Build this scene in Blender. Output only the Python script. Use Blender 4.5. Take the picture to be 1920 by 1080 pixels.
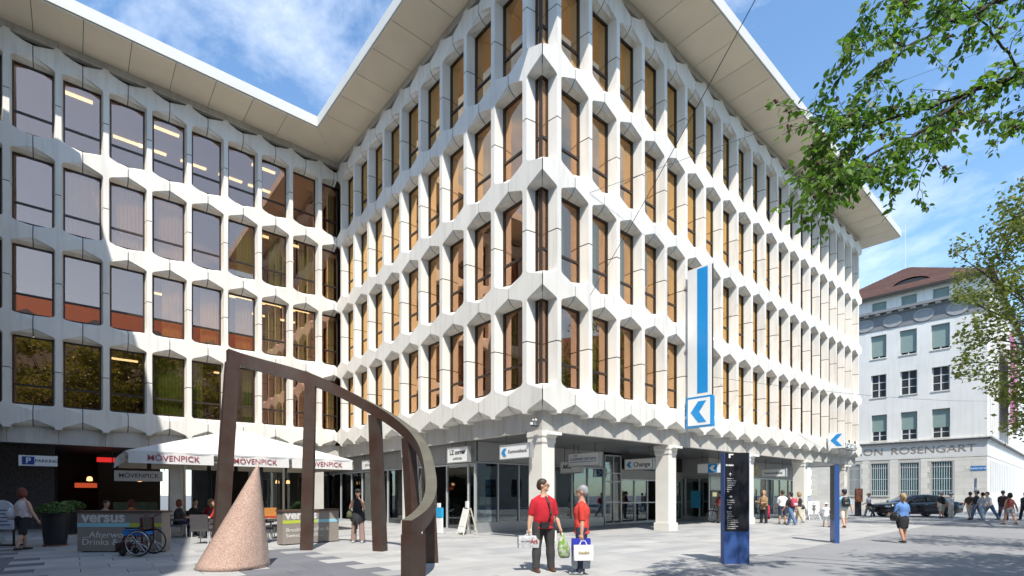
import bpy, bmesh, math, random
import numpy as np
from mathutils import Vector, Matrix
for o in list(bpy.data.objects): bpy.data.objects.remove(o)
scn = bpy.context.scene
COL = scn.collection
R_ = math.radians
rnd = random.Random(7)

# ---------------------------------------------------------------- camera
F, CX, HOR, EYE = 946.4, 890.0, 926.6, 1.553      # pixels of a 1920 wide picture; eye height in metres
cam = bpy.data.cameras.new('camera'); cam.sensor_width = 36; cam.lens = F/1920*36
cam.shift_x = (960-CX)/1920; cam.shift_y = (HOR-540)/1920
cam.clip_start = .1; cam.clip_end = 3000
camo = bpy.data.objects.new('camera', cam); COL.objects.link(camo)
camo.location = (0, 0, EYE); camo.rotation_euler = (R_(90), 0, 0)
scn.camera = camo
# ---------------------------------------------------------------- sun, sky, exposure
SUN_H = Vector((.119, -.993, 0)).normalized(); SUN_EL = R_(55)
sun = bpy.data.lights.new('sun', 'SUN'); sun.energy = 4.0; sun.angle = R_(.53); sun.color = (1, .95, .87)
suno = bpy.data.objects.new('sun', sun); COL.objects.link(suno)
to_sun = SUN_H*math.cos(SUN_EL) + Vector((0, 0, math.sin(SUN_EL)))
suno.rotation_euler = to_sun.to_track_quat('Z', 'Y').to_euler()
world = bpy.data.worlds.new('World'); scn.world = world; world.use_nodes = True
nt = world.node_tree; nt.nodes.clear()
wo = nt.nodes.new('ShaderNodeOutputWorld'); bg = nt.nodes.new('ShaderNodeBackground'); bg.inputs[1].default_value = .15
sky = nt.nodes.new('ShaderNodeTexSky'); sky.sky_type = 'NISHITA'; sky.sun_disc = False
sky.sun_elevation = SUN_EL; sky.sun_rotation = math.atan2(SUN_H.x, SUN_H.y)
sky.air_density = 1.0; sky.dust_density = .4; sky.ozone_density = 2.0
tcn = nt.nodes.new('ShaderNodeTexCoord'); mpn = nt.nodes.new('ShaderNodeMapping')
mpn.inputs['Scale'].default_value = (1, 1, 1.9); mpn.inputs['Rotation'].default_value = (.2, .1, .5)
nz = nt.nodes.new('ShaderNodeTexNoise'); nz.inputs['Scale'].default_value = 2.3; nz.inputs['Detail'].default_value = 9; nz.inputs['Roughness'].default_value = .62; nz.inputs['Distortion'].default_value = .5
rp = nt.nodes.new('ShaderNodeValToRGB'); rp.color_ramp.elements[0].position = .50; rp.color_ramp.elements[1].position = .80
rp.color_ramp.elements[0].color = (0, 0, 0, 1); rp.color_ramp.elements[1].color = (.85, .85, .85, 1)
mx = nt.nodes.new('ShaderNodeMixRGB'); mx.inputs[2].default_value = (6.2, 6.6, 7.2, 1)
L_ = nt.links.new
L_(tcn.outputs['Generated'], mpn.inputs[0]); L_(mpn.outputs[0], nz.inputs[0]); L_(nz.outputs[0], rp.inputs[0])
L_(rp.outputs[0], mx.inputs[0]); mg = nt.nodes.new('ShaderNodeMixRGB'); mg.blend_type = 'MULTIPLY'; mg.inputs[0].default_value = 1; mg.inputs[2].default_value = (1.0, 1.16, 1.20, 1); L_(sky.outputs[0], mg.inputs[1]); L_(mg.outputs[0], mx.inputs[1]); L_(mx.outputs[0], bg.inputs[0]); L_(bg.outputs[0], wo.inputs[0])
vs = scn.view_settings; vs.view_transform = 'Standard'; vs.look = 'None'; vs.gamma = 1; vs.use_curve_mapping = False
vs.exposure = .72
# ---------------------------------------------------------------- materials (all procedural)
MATS = {}
def mat(name, col, rough=.8, metal=0., var=.06, scale=3., fine=0., bump=0., rand=0., spec=.5, alpha_trans=0., emit=0., coat=0., col2=None, streak=0.):
    """base colour with a soft world-space variation; optional fine speckle, bump and per-object tone"""
    if name in MATS: return MATS[name]
    m = bpy.data.materials.new(name); m.use_nodes = True; t = m.node_tree; b = t.nodes['Principled BSDF']
    b.inputs['Roughness'].default_value = rough; b.inputs['Metallic'].default_value = metal
    b.inputs['Specular IOR Level'].default_value = spec; b.inputs['Coat Weight'].default_value = coat
    c = (*col, 1); b.inputs['Base Color'].default_value = c; m.diffuse_color = c
    L = t.links.new
    if emit: b.inputs['Emission Color'].default_value = c; b.inputs['Emission Strength'].default_value = emit
    if var or fine or rand or bump or streak:
        g = t.nodes.new('ShaderNodeNewGeometry')
        src = None
        def layer(prev, sc, amt, det=4, c2=None):
            n = t.nodes.new('ShaderNodeTexNoise'); n.inputs['Scale'].default_value = sc; n.inputs['Detail'].default_value = det
            L(g.outputs['Position'], n.inputs['Vector'])
            r = t.nodes.new('ShaderNodeMapRange'); r.inputs[1].default_value = .3; r.inputs[2].default_value = .7
            r.inputs[3].default_value = 1-amt; r.inputs[4].default_value = 1+amt*.6; L(n.outputs[0], r.inputs[0])
            k = t.nodes.new('ShaderNodeVectorMath'); k.operation = 'SCALE'
            if prev is None: k.inputs[0].default_value = col
            else: L(prev, k.inputs[0])
            L(r.outputs[0], k.inputs['Scale'])
            return k.outputs[0]
        if col2:
            n = t.nodes.new('ShaderNodeTexNoise'); n.inputs['Scale'].default_value = scale; n.inputs['Detail'].default_value = 6
            L(g.outputs['Position'], n.inputs['Vector'])
            r = t.nodes.new('ShaderNodeMapRange'); r.inputs[1].default_value = .42; r.inputs[2].default_value = .58; L(n.outputs[0], r.inputs[0])
            x = t.nodes.new('ShaderNodeMixRGB'); x.inputs[1].default_value = c; x.inputs[2].default_value = (*col2, 1); L(r.outputs[0], x.inputs[0]); src = x.outputs[0]
        if var: src = layer(src, scale, var)
        if fine: src = layer(src, 90, fine, 2)
        if streak:                                  # faint rain streaks running down the face
            mp_ = t.nodes.new('ShaderNodeMapping'); mp_.inputs['Scale'].default_value = (5, 5, .35); L(g.outputs['Position'], mp_.inputs[0])
            n = t.nodes.new('ShaderNodeTexNoise'); n.inputs['Scale'].default_value = 1.; n.inputs['Detail'].default_value = 5; L(mp_.outputs[0], n.inputs['Vector'])
            r = t.nodes.new('ShaderNodeMapRange'); r.inputs[1].default_value = .50; r.inputs[2].default_value = .75; r.inputs[3].default_value = 1; r.inputs[4].default_value = 1-streak; L(n.outputs[0], r.inputs[0])
            k = t.nodes.new('ShaderNodeVectorMath'); k.operation = 'SCALE'; L(src, k.inputs[0]); L(r.outputs[0], k.inputs['Scale']); src = k.outputs[0]
        if rand:
            oi = t.nodes.new('ShaderNodeObjectInfo'); r = t.nodes.new('ShaderNodeMapRange')
            r.inputs[3].default_value = 1-rand; r.inputs[4].default_value = 1+rand*.5; L(oi.outputs['Random'], r.inputs[0])
            k = t.nodes.new('ShaderNodeVectorMath'); k.operation = 'SCALE'
            if src is None: k.inputs[0].default_value = col
            else: L(src, k.inputs[0])
            L(r.outputs[0], k.inputs['Scale']); src = k.outputs[0]
        if src is not None: L(src, b.inputs['Base Color'])
        if bump:
            n = t.nodes.new('ShaderNodeTexNoise'); n.inputs['Scale'].default_value = 140; n.inputs['Detail'].default_value = 3; L(g.outputs['Position'], n.inputs['Vector'])
            bp = t.nodes.new('ShaderNodeBump'); bp.inputs['Strength'].default_value = bump; bp.inputs['Distance'].default_value = .01
            L(n.outputs[0], bp.inputs['Height']); L(bp.outputs[0], b.inputs['Normal'])
    MATS[name] = m; return m
def glass(name, refl, trans, fac, rough=.01, graze=None):
    m = bpy.data.materials.new(name); m.use_nodes = True; t = m.node_tree; t.nodes.clear()
    o = t.nodes.new('ShaderNodeOutputMaterial'); x = t.nodes.new('ShaderNodeMixShader'); gl = t.nodes.new('ShaderNodeBsdfGlossy'); tr = t.nodes.new('ShaderNodeBsdfTransparent')
    gl.inputs['Color'].default_value = (*refl, 1); gl.inputs['Roughness'].default_value = rough; tr.inputs[0].default_value = (*trans, 1)
    lw = t.nodes.new('ShaderNodeLayerWeight'); lw.inputs[0].default_value = .35
    mr = t.nodes.new('ShaderNodeMapRange'); mr.inputs[3].default_value = fac; mr.inputs[4].default_value = .97
    t.links.new(lw.outputs['Fresnel'], mr.inputs[0]); t.links.new(mr.outputs[0], x.inputs[0])
    if graze:                                   # coated glass turns more golden at a slant
        cm = t.nodes.new('ShaderNodeMixRGB'); cm.inputs[1].default_value = (*refl, 1); cm.inputs[2].default_value = (*graze, 1)
        m2 = t.nodes.new('ShaderNodeMapRange'); m2.inputs[1].default_value = .26; m2.inputs[2].default_value = .48; mr.inputs[1].default_value = .28; mr.inputs[2].default_value = .62; mr.inputs[4].default_value = .92; t.links.new(lw.outputs['Facing'], mr.inputs[0]); t.links.new(lw.outputs['Facing'], m2.inputs[0]); t.links.new(m2.outputs[0], cm.inputs[0]); t.links.new(cm.outputs[0], gl.inputs['Color'])
    # faint waviness so reflections are not mirror perfect
    g = t.nodes.new('ShaderNodeNewGeometry'); n = t.nodes.new('ShaderNodeTexNoise'); n.inputs['Scale'].default_value = 1.1; n.inputs['Detail'].default_value = 1
    bp = t.nodes.new('ShaderNodeBump'); bp.inputs['Strength'].default_value = .03; bp.inputs['Distance'].default_value = .03
    t.links.new(g.outputs['Position'], n.inputs['Vector']); t.links.new(n.outputs[0], bp.inputs['Height']); t.links.new(bp.outputs[0], gl.inputs['Normal'])
    t.links.new(tr.outputs[0], x.inputs[1]); t.links.new(gl.outputs[0], x.inputs[2]); t.links.new(x.outputs[0], o.inputs[0])
    m.diffuse_color = (*refl, 1); MATS[name] = m; return m
CONC = mat('precast concrete', (.79, .765, .705), .85, var=.06, scale=.9, fine=.07, rand=.06, bump=.15, streak=.16)
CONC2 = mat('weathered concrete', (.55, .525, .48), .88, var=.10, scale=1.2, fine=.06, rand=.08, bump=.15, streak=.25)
SOFF = mat('soffit board', (.78, .70, .56), .85, var=.06, scale=.7, fine=.03, rand=.05)
BRONZE = mat('bronze frame', (.060, .045, .036), .42, .5, var=.15, scale=8)
GLASS = glass('bronze solar glass', (.97, .63, .50), (.90, .80, .62), .33, graze=(1, .66, .27))
SGLASS = glass('clear shop glass', (.85, .92, .95), (.86, .90, .89), .08)
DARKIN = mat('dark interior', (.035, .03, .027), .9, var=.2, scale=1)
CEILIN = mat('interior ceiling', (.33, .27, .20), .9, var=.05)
ALU = mat('grey aluminium', (.46, .47, .48), .38, .55, var=.05, scale=6)
ALUL = mat('light aluminium', (.66, .67, .68), .4, .4, var=.05, scale=6)
GPANEL = mat('grey cladding', (.34, .34, .335), .5, .2, var=.05, scale=2, rand=.05)
WHITE = mat('white paint', (.80, .80, .78), .5, var=.04)
SIGNW = mat('white sign face', (.82, .82, .80), .3, var=.02)
BLACK = mat('black', (.02, .02, .022), .5, var=.1)
BLUE = mat('sign blue', (.01, .27, .64), .3, var=.04)
NAVY = mat('navy', (.02, .06, .28), .35, var=.05)

# ---------------------------------------------------------------- mesh collector
class MB:
    def __init__(s): s.v = []; s.f = []; s.m = []
    def quad(s, a, b, c, d, m=0):
        n = len(s.v); s.v += [tuple(a), tuple(b), tuple(c), tuple(d)]; s.f.append((n, n+1, n+2, n+3)); s.m.append(m)
    def poly(s, pts, m=0):
        n = len(s.v); s.v += [tuple(p) for p in pts]; s.f.append(tuple(range(n, n+len(pts)))); s.m.append(m)
    def box(s, x0, x1, y0, y1, z0, z1, m=0, M=None):
        n = len(s.v)
        P = [(x, y, z) for z in (z0, z1) for y in (y0, y1) for x in (x0, x1)]
        if M is not None: P = [tuple(M @ Vector(p)) for p in P]
        s.v += P
        for f in ((0, 2, 3, 1), (4, 5, 7, 6), (0, 1, 5, 4), (2, 6, 7, 3), (0, 4, 6, 2), (1, 3, 7, 5)):
            s.f.append(tuple(n+i for i in f)); s.m.append(m)
        return s
    def prism(s, pts, a, b, m=0, fn=None):
        """polygon (2D pts) swept from a to b; fn maps (p, t) to xyz"""
        fn = fn or (lambda p, t: (p[0], p[1], t)); n = len(s.v); k = len(pts)
        s.v += [tuple(fn(p, a)) for p in pts]+[tuple(fn(p, b)) for p in pts]
        s.f.append(tuple(range(n+k-1, n-1, -1))); s.f.append(tuple(range(n+k, n+2*k))); s.m += [m, m]
        for i in range(k):
            j = (i+1) % k; s.f.append((n+i, n+j, n+k+j, n+k+i)); s.m.append(m)
        return s
    def loft(s, rings, m=0, caps=True, close=False):
        n = len(s.v); k = len(rings[0])
        for r in rings: s.v += [tuple(p) for p in r]
        q = len(rings)
        for i in range(q if close else q-1):
            for j in range(k):
                a = n+i*k; b = n+((i+1) % q)*k; s.f.append((a+j, a+(j+1) % k, b+(j+1) % k, b+j)); s.m.append(m)
        if caps and not close:
            s.f.append(tuple(range(n+k-1, n-1, -1))); s.f.append(tuple(range(n+(q-1)*k, n+q*k))); s.m += [m, m]
        return s
    def tube(s, pts, rad, k=8, m=0, ref=(0, 0, 1), sq=1., caps=True, close=False):
        """tapered tube through pts; rad = float, list of floats or list of (rx, ry); sq flattens"""
        pts = [Vector(p) for p in pts]; q = len(pts); rings = []
        for i, p in enumerate(pts):
            if close: d = pts[(i+1) % q]-pts[i-1]
            else: d = pts[min(i+1, q-1)]-pts[max(i-1, 0)]
            d.normalize(); rf = Vector(ref)
            if abs(d.dot(rf)) > .95: rf = Vector((0, 1, 0)) if abs(d.y) < .9 else Vector((1, 0, 0))
            e = d.cross(rf).normalized(); g = e.cross(d).normalized()
            r = rad[i] if isinstance(rad, (list, tuple)) else rad
            rx, ry = r if isinstance(r, (list, tuple)) else (r, r*sq)
            rings.append([p+e*rx*math.cos(2*math.pi*j/k)+g*ry*math.sin(2*math.pi*j/k) for j in range(k)])
        return s.loft(rings, m, caps, close)
    def lathe(s, prof, k=24, m=0, c=(0, 0, 0)):
        rings = [[(c[0]+r*math.cos(2*math.pi*j/k), c[1]+r*math.sin(2*math.pi*j/k), c[2]+z) for j in range(k)] for r, z in prof]
        return s.loft(rings, m)
    def ell(s, c, rx, ry, rz, k=12, n=8, m=0, M=None):
        rings = []
        for i in range(n+1):
            a = -math.pi/2+math.pi*(i+.02)/(n+.04); rr = math.cos(a)
            ring = []
            for j in range(k):
                p = Vector((rx*rr*math.cos(2*math.pi*j/k), ry*rr*math.sin(2*math.pi*j/k), rz*math.sin(a)))
                if M is not None: p = M @ p
                ring.append(tuple(Vector(c)+p))
            rings.append(ring)
        return s.loft(rings, m)
    def mesh(s, name, smooth=False):
        me = bpy.data.meshes.new(name); me.from_pydata(s.v, [], s.f)
        if any(s.m): me.polygons.foreach_set('material_index', s.m)
        if smooth: me.polygons.foreach_set('use_smooth', [True]*len(me.polygons))
        me.update(); return me
    def build(s, name, ms, parent=None, loc=None, rz=0., smooth=False):
        return obj(name, s.mesh(name, smooth), ms, parent, loc, rz)
def obj(name, me, ms=None, parent=None, loc=None, rz=0.):
    o = bpy.data.objects.new(name, me); COL.objects.link(o)
    if ms is not None and len(me.materials) == 0:
        for m in (ms if isinstance(ms, (list, tuple)) else [ms]): me.materials.append(m)
    if parent is not None: o.parent = parent
    if loc is not None: o.location = loc
    if rz: o.rotation_euler = (0, 0, rz)
    return o
def tag(o, label=None, cat=None, group=None, kind=None):
    if label: o['label'] = label
    if cat: o['category'] = cat
    if group: o['group'] = group
    if kind: o['kind'] = kind
    return o
def thing(name, label, cat, loc=(0, 0, 0), rz=0., group=None):
    o = bpy.data.objects.new(name, None); COL.objects.link(o); o.location = loc; o.rotation_euler = (0, 0, rz); o.empty_display_size = .3
    return tag(o, label, cat, group)
def copy_tree(o, parent=None):
    c = o.copy(); COL.objects.link(c)
    if parent is not None: c.parent = parent
    for ch in list(o.children): copy_tree(ch, c)
    return c
def g(px, py, z=0.):
    """point at height z seen at photo pixel (px, py)"""
    Y = F*(EYE-z)/(py-HOR); return Vector(((px-CX)/F*Y, Y, z))
def at(px, py, Y): return Vector(((px-CX)/F*Y, Y, EYE+(HOR-py)/F*Y))
FONT_CACHE = {}
def text(name, s, size, m, parent, M, ext=.004, bold=0., align='CENTER', sx=1.):
    """flat lettering as a mesh; M places the text plane (x right, y up)"""
    c = bpy.data.curves.new(name, 'FONT'); c.body = s; c.size = size; c.extrude = ext; c.align_x = align; c.align_y = 'CENTER'; c.offset = bold; c.resolution_u = 3
    t = bpy.data.objects.new(name, c); me = bpy.data.meshes.new_from_object(t); bpy.data.objects.remove(t); bpy.data.curves.remove(c)
    me.transform(M @ Matrix.Diagonal((sx, 1, 1, 1))); me.name = name; me.materials.clear()
    return obj(name, me, m, parent)
def frame(o, right, up):
    r = Vector(right).normalized(); u = Vector(up).normalized(); n = r.cross(u)
    M = Matrix((r, u, n)).transposed().to_4x4(); M.translation = Vector(o); return M
# ================================================================ the bank building (local frame: x along the long front, y along the courtyard side, both inwards from the outer corner)
TH = .675; W = 1.6
CW = Vector((1.3372*W, 9.9885*W, 0)); dR = Vector((math.cos(TH), math.sin(TH), 0)); dM = Vector((-math.sin(TH), math.cos(TH), 0))
ME = 9.857*W; WL = .9899*W; LO = .1082*WL; P = 2.2819*W; ZC = 4.576+.16
HJ, RISE, MH, FH, D = .16, .282, .097, .150, .35
HM = HJ+RISE
NR, NM, NL = 21, 10, 11
ZS = 20.2; OV = 1.87; ZB = 3.63
def LW(x, y, z=0.): return CW+dR*x+dM*y+Vector((0, 0, z))
def toL(p): d = Vector(p)-CW; return Vector((d.dot(dR), d.dot(dM), p[2]))
bank = thing('office_building', 'white concrete bank building with honeycomb facade and wide flat roof overhang', 'building', CW, TH)
SEAL = mat('joint seal', (.05, .048, .046), .9)
def star(w, hl, hr, il, ir, top, bot):
    """one precast cross: hexagonal spandrel with a mullion arm up and down, splayed reveals back to the window line"""
    b = MB(); gap = .016
    sides = {}
    for sg, h, i in ((1, hr, ir), (-1, hl, il)):
        for ud, kind in ((1, top), (-1, bot)):
            vt = HM+.09 if kind else P/2-.018
            vs_ = lambda u: HJ+RISE*max(0, (w/2-u))/(w/2-MH)
            h_ = h-gap; i_ = min(i, h_)
            A = (MH, min(HM+.09, vt-.001)); B = (MH+.13, vs_(MH+.13)); Cc = (MH, HM-.005)
            o = [(MH, vt)]; q = [(FH, vt)]
            for k in range(5):
                t = k/4; o.append(((1-t)**2*A[0]+2*t*(1-t)*Cc[0]+t*t*B[0], (1-t)**2*A[1]+2*t*(1-t)*Cc[1]+t*t*B[1]))
                q.append((FH+max(0, t-.5)*.1, max(HM, o[-1][1]) if t < .5 else HM))
            o.append((h_, vs_(h_))); q.append((i_, HM))
            O = [(sg*u, 0, ud*v) for u, v in o]; I = [(sg*u, D, ud*v) for u, v in q]
            Mi = [(a[0]*.6+c[0]*.4, D*.4, a[2]*.38+c[2]*.62) for a, c in zip(O, I)]
            sides[sg, ud] = (O, Mi, I)
            fl = sg*ud < 0
            for r1, r2 in ((O, Mi), (Mi, I)):
                for k in range(len(r1)-1):
                    v = (r1[k], r1[k+1], r2[k+1], r2[k]); b.quad(*(v if fl else v[::-1]))
        (O, Mi, I), (O2, M2, I2) = sides[sg, 1], sides[sg, -1]
        v = [O[-1], Mi[-1], I[-1], I2[-1], M2[-1], O2[-1]]; b.poly(v if sg > 0 else v[::-1])
    front = sides[1, 1][0]+sides[1, -1][0][::-1]+sides[-1, -1][0]+sides[-1, 1][0][::-1]
    b.poly(front[::-1])
    for ud in (1, -1):
        v = [sides[1, ud][0][0], sides[1, ud][2][0], sides[-1, ud][2][0], sides[-1, ud][0][0]]; b.poly(v if ud > 0 else v[::-1])
    O, Mi, I = sides[1, 1]; O2, M2, I2 = sides[1, -1]; pl = [O[-1], Mi[-1], I[-1]]; pl2 = [O2[-1], M2[-1], I2[-1]]      # recessed dark seal in the joint to the right, and at the top of the arm
    sh_ = lambda p, du, dd, dv=0: (p[0]+du, p[1]+dd, p[2]+dv)
    b.quad(sh_(pl[0], -.004, .012), sh_(pl[0], 2*gap+.004, .012), sh_(pl2[0], 2*gap+.004, .012), sh_(pl2[0], -.004, .012), 1)
    for q, s_ in ((pl, -1), (pl2, 1)):
        for k in (0, 1): b.quad(sh_(q[k], -.004, .006, s_*.010), sh_(q[k], 2*gap+.004, .006, s_*.010), sh_(q[k+1], 2*gap+.004, .0, s_*.010), sh_(q[k+1], -.004, .0, s_*.010), 1)
    if not top:
        tp = [sides[-1, 1][2][0], sides[-1, 1][0][0], sides[1, 1][0][0], sides[1, 1][2][0]]
        for k in range(3):
            a_, c_ = tp[k], tp[k+1]; e_ = .008; ad = (e_ if k == 0 else 0, e_ if k == 1 else 0, 0)
            f_ = lambda p, v: (p[0]*(1-.06), p[1]+(.008 if p[1] < .1 else 0), p[2]+v)
            b.quad(f_(a_, -.004), f_(c_, -.004), f_(c_, .04), f_(a_, .04), 1)
    me = b.mesh('precast_panel'); me.materials.append(CONC); me.materials.append(SEAL)
    bm = bmesh.new(); bm.from_mesh(me); bmesh.ops.remove_doubles(bm, verts=bm.verts, dist=1e-5); bm.to_mesh(me); bm.free()
    return me
SM = {}
def star_c(*a):
    if a not in SM: SM[a] = star(*a)
    return SM[a]
for r in range(5):
    t, bt = r == 4, r == 0; z = ZC+P*r
    for i in range(NR):
        il = W/2-D if i == 0 else W/2; ir = W/2-D if i == NR-1 else W/2
        obj('precast_panel', star_c(W, W/2, W/2, il, ir, t, bt), None, bank, ((i+.5)*W, 0, z))
    for i in range(NM):
        ir = W/2-D if i == 0 else W/2; hl = ME-(i+.5)*W if i == NM-1 else W/2
        obj('precast_panel', star_c(W, hl, W/2, hl, ir, t, bt), None, bank, (0, (i+.5)*W, z), -math.pi/2)
    for k in range(NL):
        obj('precast_panel', star_c(WL, WL/2, WL/2, WL/2, WL/2, t, bt), None, bank, (-LO-(k+.5)*WL, ME, z))
    b = MB(); e = HJ+RISE*LO/(WL/2-MH)          # sliver between the last joint and the inner corner
    for s in (1, -1):
        b.quad((-LO+.01, ME, s*HJ), (.0, ME, s*e), (.0, ME+D, s*HM), (-LO+.01, ME+D, s*HM))
    b.poly([(-LO+.01, ME, -HJ), (0, ME, -e), (0, ME, e), (-LO+.01, ME, HJ)])
    b.build('precast_panel', CONC, bank, (0, 0, z))
# windows: bronze frame with two panes, some with a curtain
def window_meshes(w, h):
    b = MB(); x = w/2; t = .062 if w > .5 else .034; tr = h*.285
    b.box(-x, -x+t, 0, .10, 0, h); b.box(x-t, x, 0, .10, 0, h); b.box(-x+t, x-t, 0, .10, 0, t); b.box(-x+t, x-t, 0, .10, h-t, h); b.box(-x+t, x-t, .01, .09, tr-.04, tr+.04)
    f = b.mesh('window'); f.materials.append(BRONZE)
    p1 = MB().box(-x+t, x-t, .045, .055, t, tr-.04).mesh('lower_pane'); p1.materials.append(GLASS)
    p2 = MB().box(-x+t, x-t, .045, .055, tr+.04, h-t).mesh('upper_pane'); p2.materials.append(GLASS)
    return f, p1, p2
WM = {}
CURT = mat('green curtain', (.30, .60, .35), .9, var=.15, scale=2)
CURTW = mat('pale curtain', (.78, .78, .68), .9, var=.1, scale=2)
def curtain_mesh(w, h):
    n = int(w/.035); b = MB()
    row = [(-w/2+w*i/n, .03*math.sin(i*1.55)+.012*math.sin(i*.7)) for i in range(n+1)]
    for i in range(n): b.quad((*row[i], 0), (*row[i+1], 0), (*row[i+1], h), (*row[i], h))
    return b.mesh('curtain', True)
CM = {(k, m.name): None for k in (.45, .8, 1.15) for m in (CURT, CURTW)}
def window(x, y, z, w, h, rz, curt=None):
    key = (round(w, 3), round(h, 3))
    if key not in WM: WM[key] = window_meshes(w, h)
    f, p1, p2 = WM[key]
    o = obj('window', f, None, bank, (x, y, z), rz)
    obj('glass_pane', p1, None, o); obj('glass_pane', p2, None, o)
    if curt:
        cw, m, off = curt; k = (cw, m.name)
        if CM.get(k) is None: CM[k] = curtain_mesh(cw, h-.15); CM[k].materials.append(m)
        obj('curtain', CM[k], None, o, (off, .17, .05))
    return o
rw = random.Random(3)
for r in range(4):
    z = ZC+P*r+HM; h = P-2*HM
    ww = W-2*FH
    for i in range(1, NR):
        window(i*W, D+.002, z, ww, h, 0, (rw.choice((.45, .8)), CURT, -.2) if i < 9 and rw.random() < (.8 if r < 2 else .3) else None)
    for i in range(1, NM):
        window(D+.002, i*W, z, ww, h, -math.pi/2, (.45, CURT, rw.choice((-.3, .3))) if rw.random() < .3 else None)
    cw = W/2-FH-D-.004                                      # the narrow folded corner windows
    window(D+.002+cw/2, D+.002, z, cw, h, 0); window(D+.002, D+.104+(cw-.1)/2, z, cw-.1, h, -math.pi/2)
    window(NR*W-D-.002-cw/2, D+.002, z, cw, h, 0)
    wwl = WL-2*FH
    for k in range(NL):
        if k == 0:
            x1 = -LO-.5*WL+FH; cwl = -x1+.2; window(x1+cwl/2, ME+D+.002, z, cwl, h, 0, (.45, CURT, .1)); continue
        cu = None; q = rw.random()
        if r == 0: cu = {4: (1.15, CURT, 0), 3: (.45, CURT, -.35), 2: (.45, CURT, .3), 1: (.45, CURT, .3)}.get(k-1)
        elif r == 1: cu = (.8, CURTW, .15) if k in (4, 5, 3) else ((.8, CURT, 0) if k in (1, 2) else None)
        elif r == 2: cu = (1.15, CURTW, 0) if k in (5, 6, 7) else ((.8, CURT, .2) if k in (1, 2, 3) else None)
        window(-LO-k*WL, ME+D+.002, z, wwl, h, 0, cu)
# interior floors, ceilings and core walls seen through the glass
b = MB(); c = MB()
for r in range(5):
    z = ZC+P*r
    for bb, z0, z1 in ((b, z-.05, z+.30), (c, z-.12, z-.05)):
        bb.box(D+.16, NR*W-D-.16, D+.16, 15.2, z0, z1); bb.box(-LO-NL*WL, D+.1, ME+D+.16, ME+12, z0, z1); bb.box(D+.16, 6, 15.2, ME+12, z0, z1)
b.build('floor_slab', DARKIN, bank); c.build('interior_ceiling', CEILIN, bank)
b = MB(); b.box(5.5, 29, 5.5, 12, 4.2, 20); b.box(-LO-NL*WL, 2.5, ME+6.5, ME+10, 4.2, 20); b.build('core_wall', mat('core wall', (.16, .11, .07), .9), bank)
LAMP = mat('ceiling lamp', (1, .90, .68), .5, var=0, emit=1.8)
lm = MB().box(-.6, .6, -.09, .09, -.06, 0).mesh('ceiling_lamp')
for r in range(4):
    for k in range(1, 9):
        for dy in (1.6, 3.6):
            if rw.random() < (.32 if r > 0 else .25): obj('ceiling_lamp', lm, LAMP, bank, (-LO-k*WL+rw.uniform(-.3, .3), ME+dy, ZC+P*(r+1)-.125))
# fascia over the ground floor, attic strip below the roof
fm = {}
def fascia(kind, w, z0, z1, m, x, y, rz):
    k = (kind, round(w, 3))
    if k not in fm: fm[k] = MB().box(-w/2+.006, w/2-.006, 0, .22, z0, z1).mesh(kind); fm[k].materials.append(m)
    obj(kind, fm[k], None, bank, (x, y, 0), rz)
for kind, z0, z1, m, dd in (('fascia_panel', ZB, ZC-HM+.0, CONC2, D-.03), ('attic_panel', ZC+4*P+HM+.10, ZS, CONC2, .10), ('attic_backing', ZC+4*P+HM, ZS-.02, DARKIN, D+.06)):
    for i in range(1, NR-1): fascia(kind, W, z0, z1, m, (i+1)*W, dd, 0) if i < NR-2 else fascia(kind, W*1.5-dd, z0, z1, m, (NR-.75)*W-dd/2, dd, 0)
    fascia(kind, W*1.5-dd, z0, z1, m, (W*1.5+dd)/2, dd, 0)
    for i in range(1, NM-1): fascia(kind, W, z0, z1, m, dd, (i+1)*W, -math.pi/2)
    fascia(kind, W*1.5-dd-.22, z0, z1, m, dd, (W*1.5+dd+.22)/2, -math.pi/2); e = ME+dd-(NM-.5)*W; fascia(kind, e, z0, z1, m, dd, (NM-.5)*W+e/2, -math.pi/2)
    for k in range(NL-1): fascia(kind, WL, z0, z1, m, -LO-(k+1)*WL, ME+dd, 0)
    e = LO+.5*WL+dd+.2; fascia(kind, e, z0, z1, m, dd+.2-e/2, ME+dd, 0)
# roof slab with soffit boards
XL = -LO-NL*WL; xr = NR*W+OV
RP = [(-OV, -OV), (xr, -OV), (xr, ME+14), (XL-3, ME+14), (XL-3, ME-OV), (-OV, ME-OV)]
ROOFM = mat('roof edge', (.62, .60, .55), .7, var=.05, scale=.8, fine=.03)
rf = MB().prism(RP, ZS+.06, ZS+.56).build('roof', ROOFM, bank)
b = MB()
for i in range(6): pass
b.prism([(p[0]+(.16 if j in (0, 5, 3, 4) else -.16), p[1]+(.16 if j in (0, 1, 4, 5) else 0)) for j, p in enumerate(RP)], ZS+.04, ZS+.06).build('shadow_gap', BLACK, bank)
def soffit(pts): 
    b = MB(); cx_ = sum(p[0] for p in pts)/len(pts); cy_ = sum(p[1] for p in pts)/len(pts)
    b.prism([(p[0], p[1]) for p in pts], ZS, ZS+.04).build('soffit_panel', SOFF, bank)
q = .012; o2 = OV-.06; ii = D+.1
soffit([(-o2, -o2), (W-q, -o2), (W-q, ii), (ii, ii)])
soffit([(-o2, -o2+.02), (ii-.01, ii+.01), (ii-.01, W-q), (-o2, W-q)])
for i in range(1, NR): soffit([(i*W+q, -o2), ((i+1)*W-q, -o2), ((i+1)*W-q, ii), (i*W+q, ii)])
soffit([(NR*W+q, -o2), (xr-.06, -o2), (xr-.06, 12), (NR*W+q, 12)])
nM = 8
for i in range(1, nM): soffit([(-o2, i*W+q), (ii, i*W+q), (ii, (i+1)*W-q), (-o2, (i+1)*W-q)])
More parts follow.
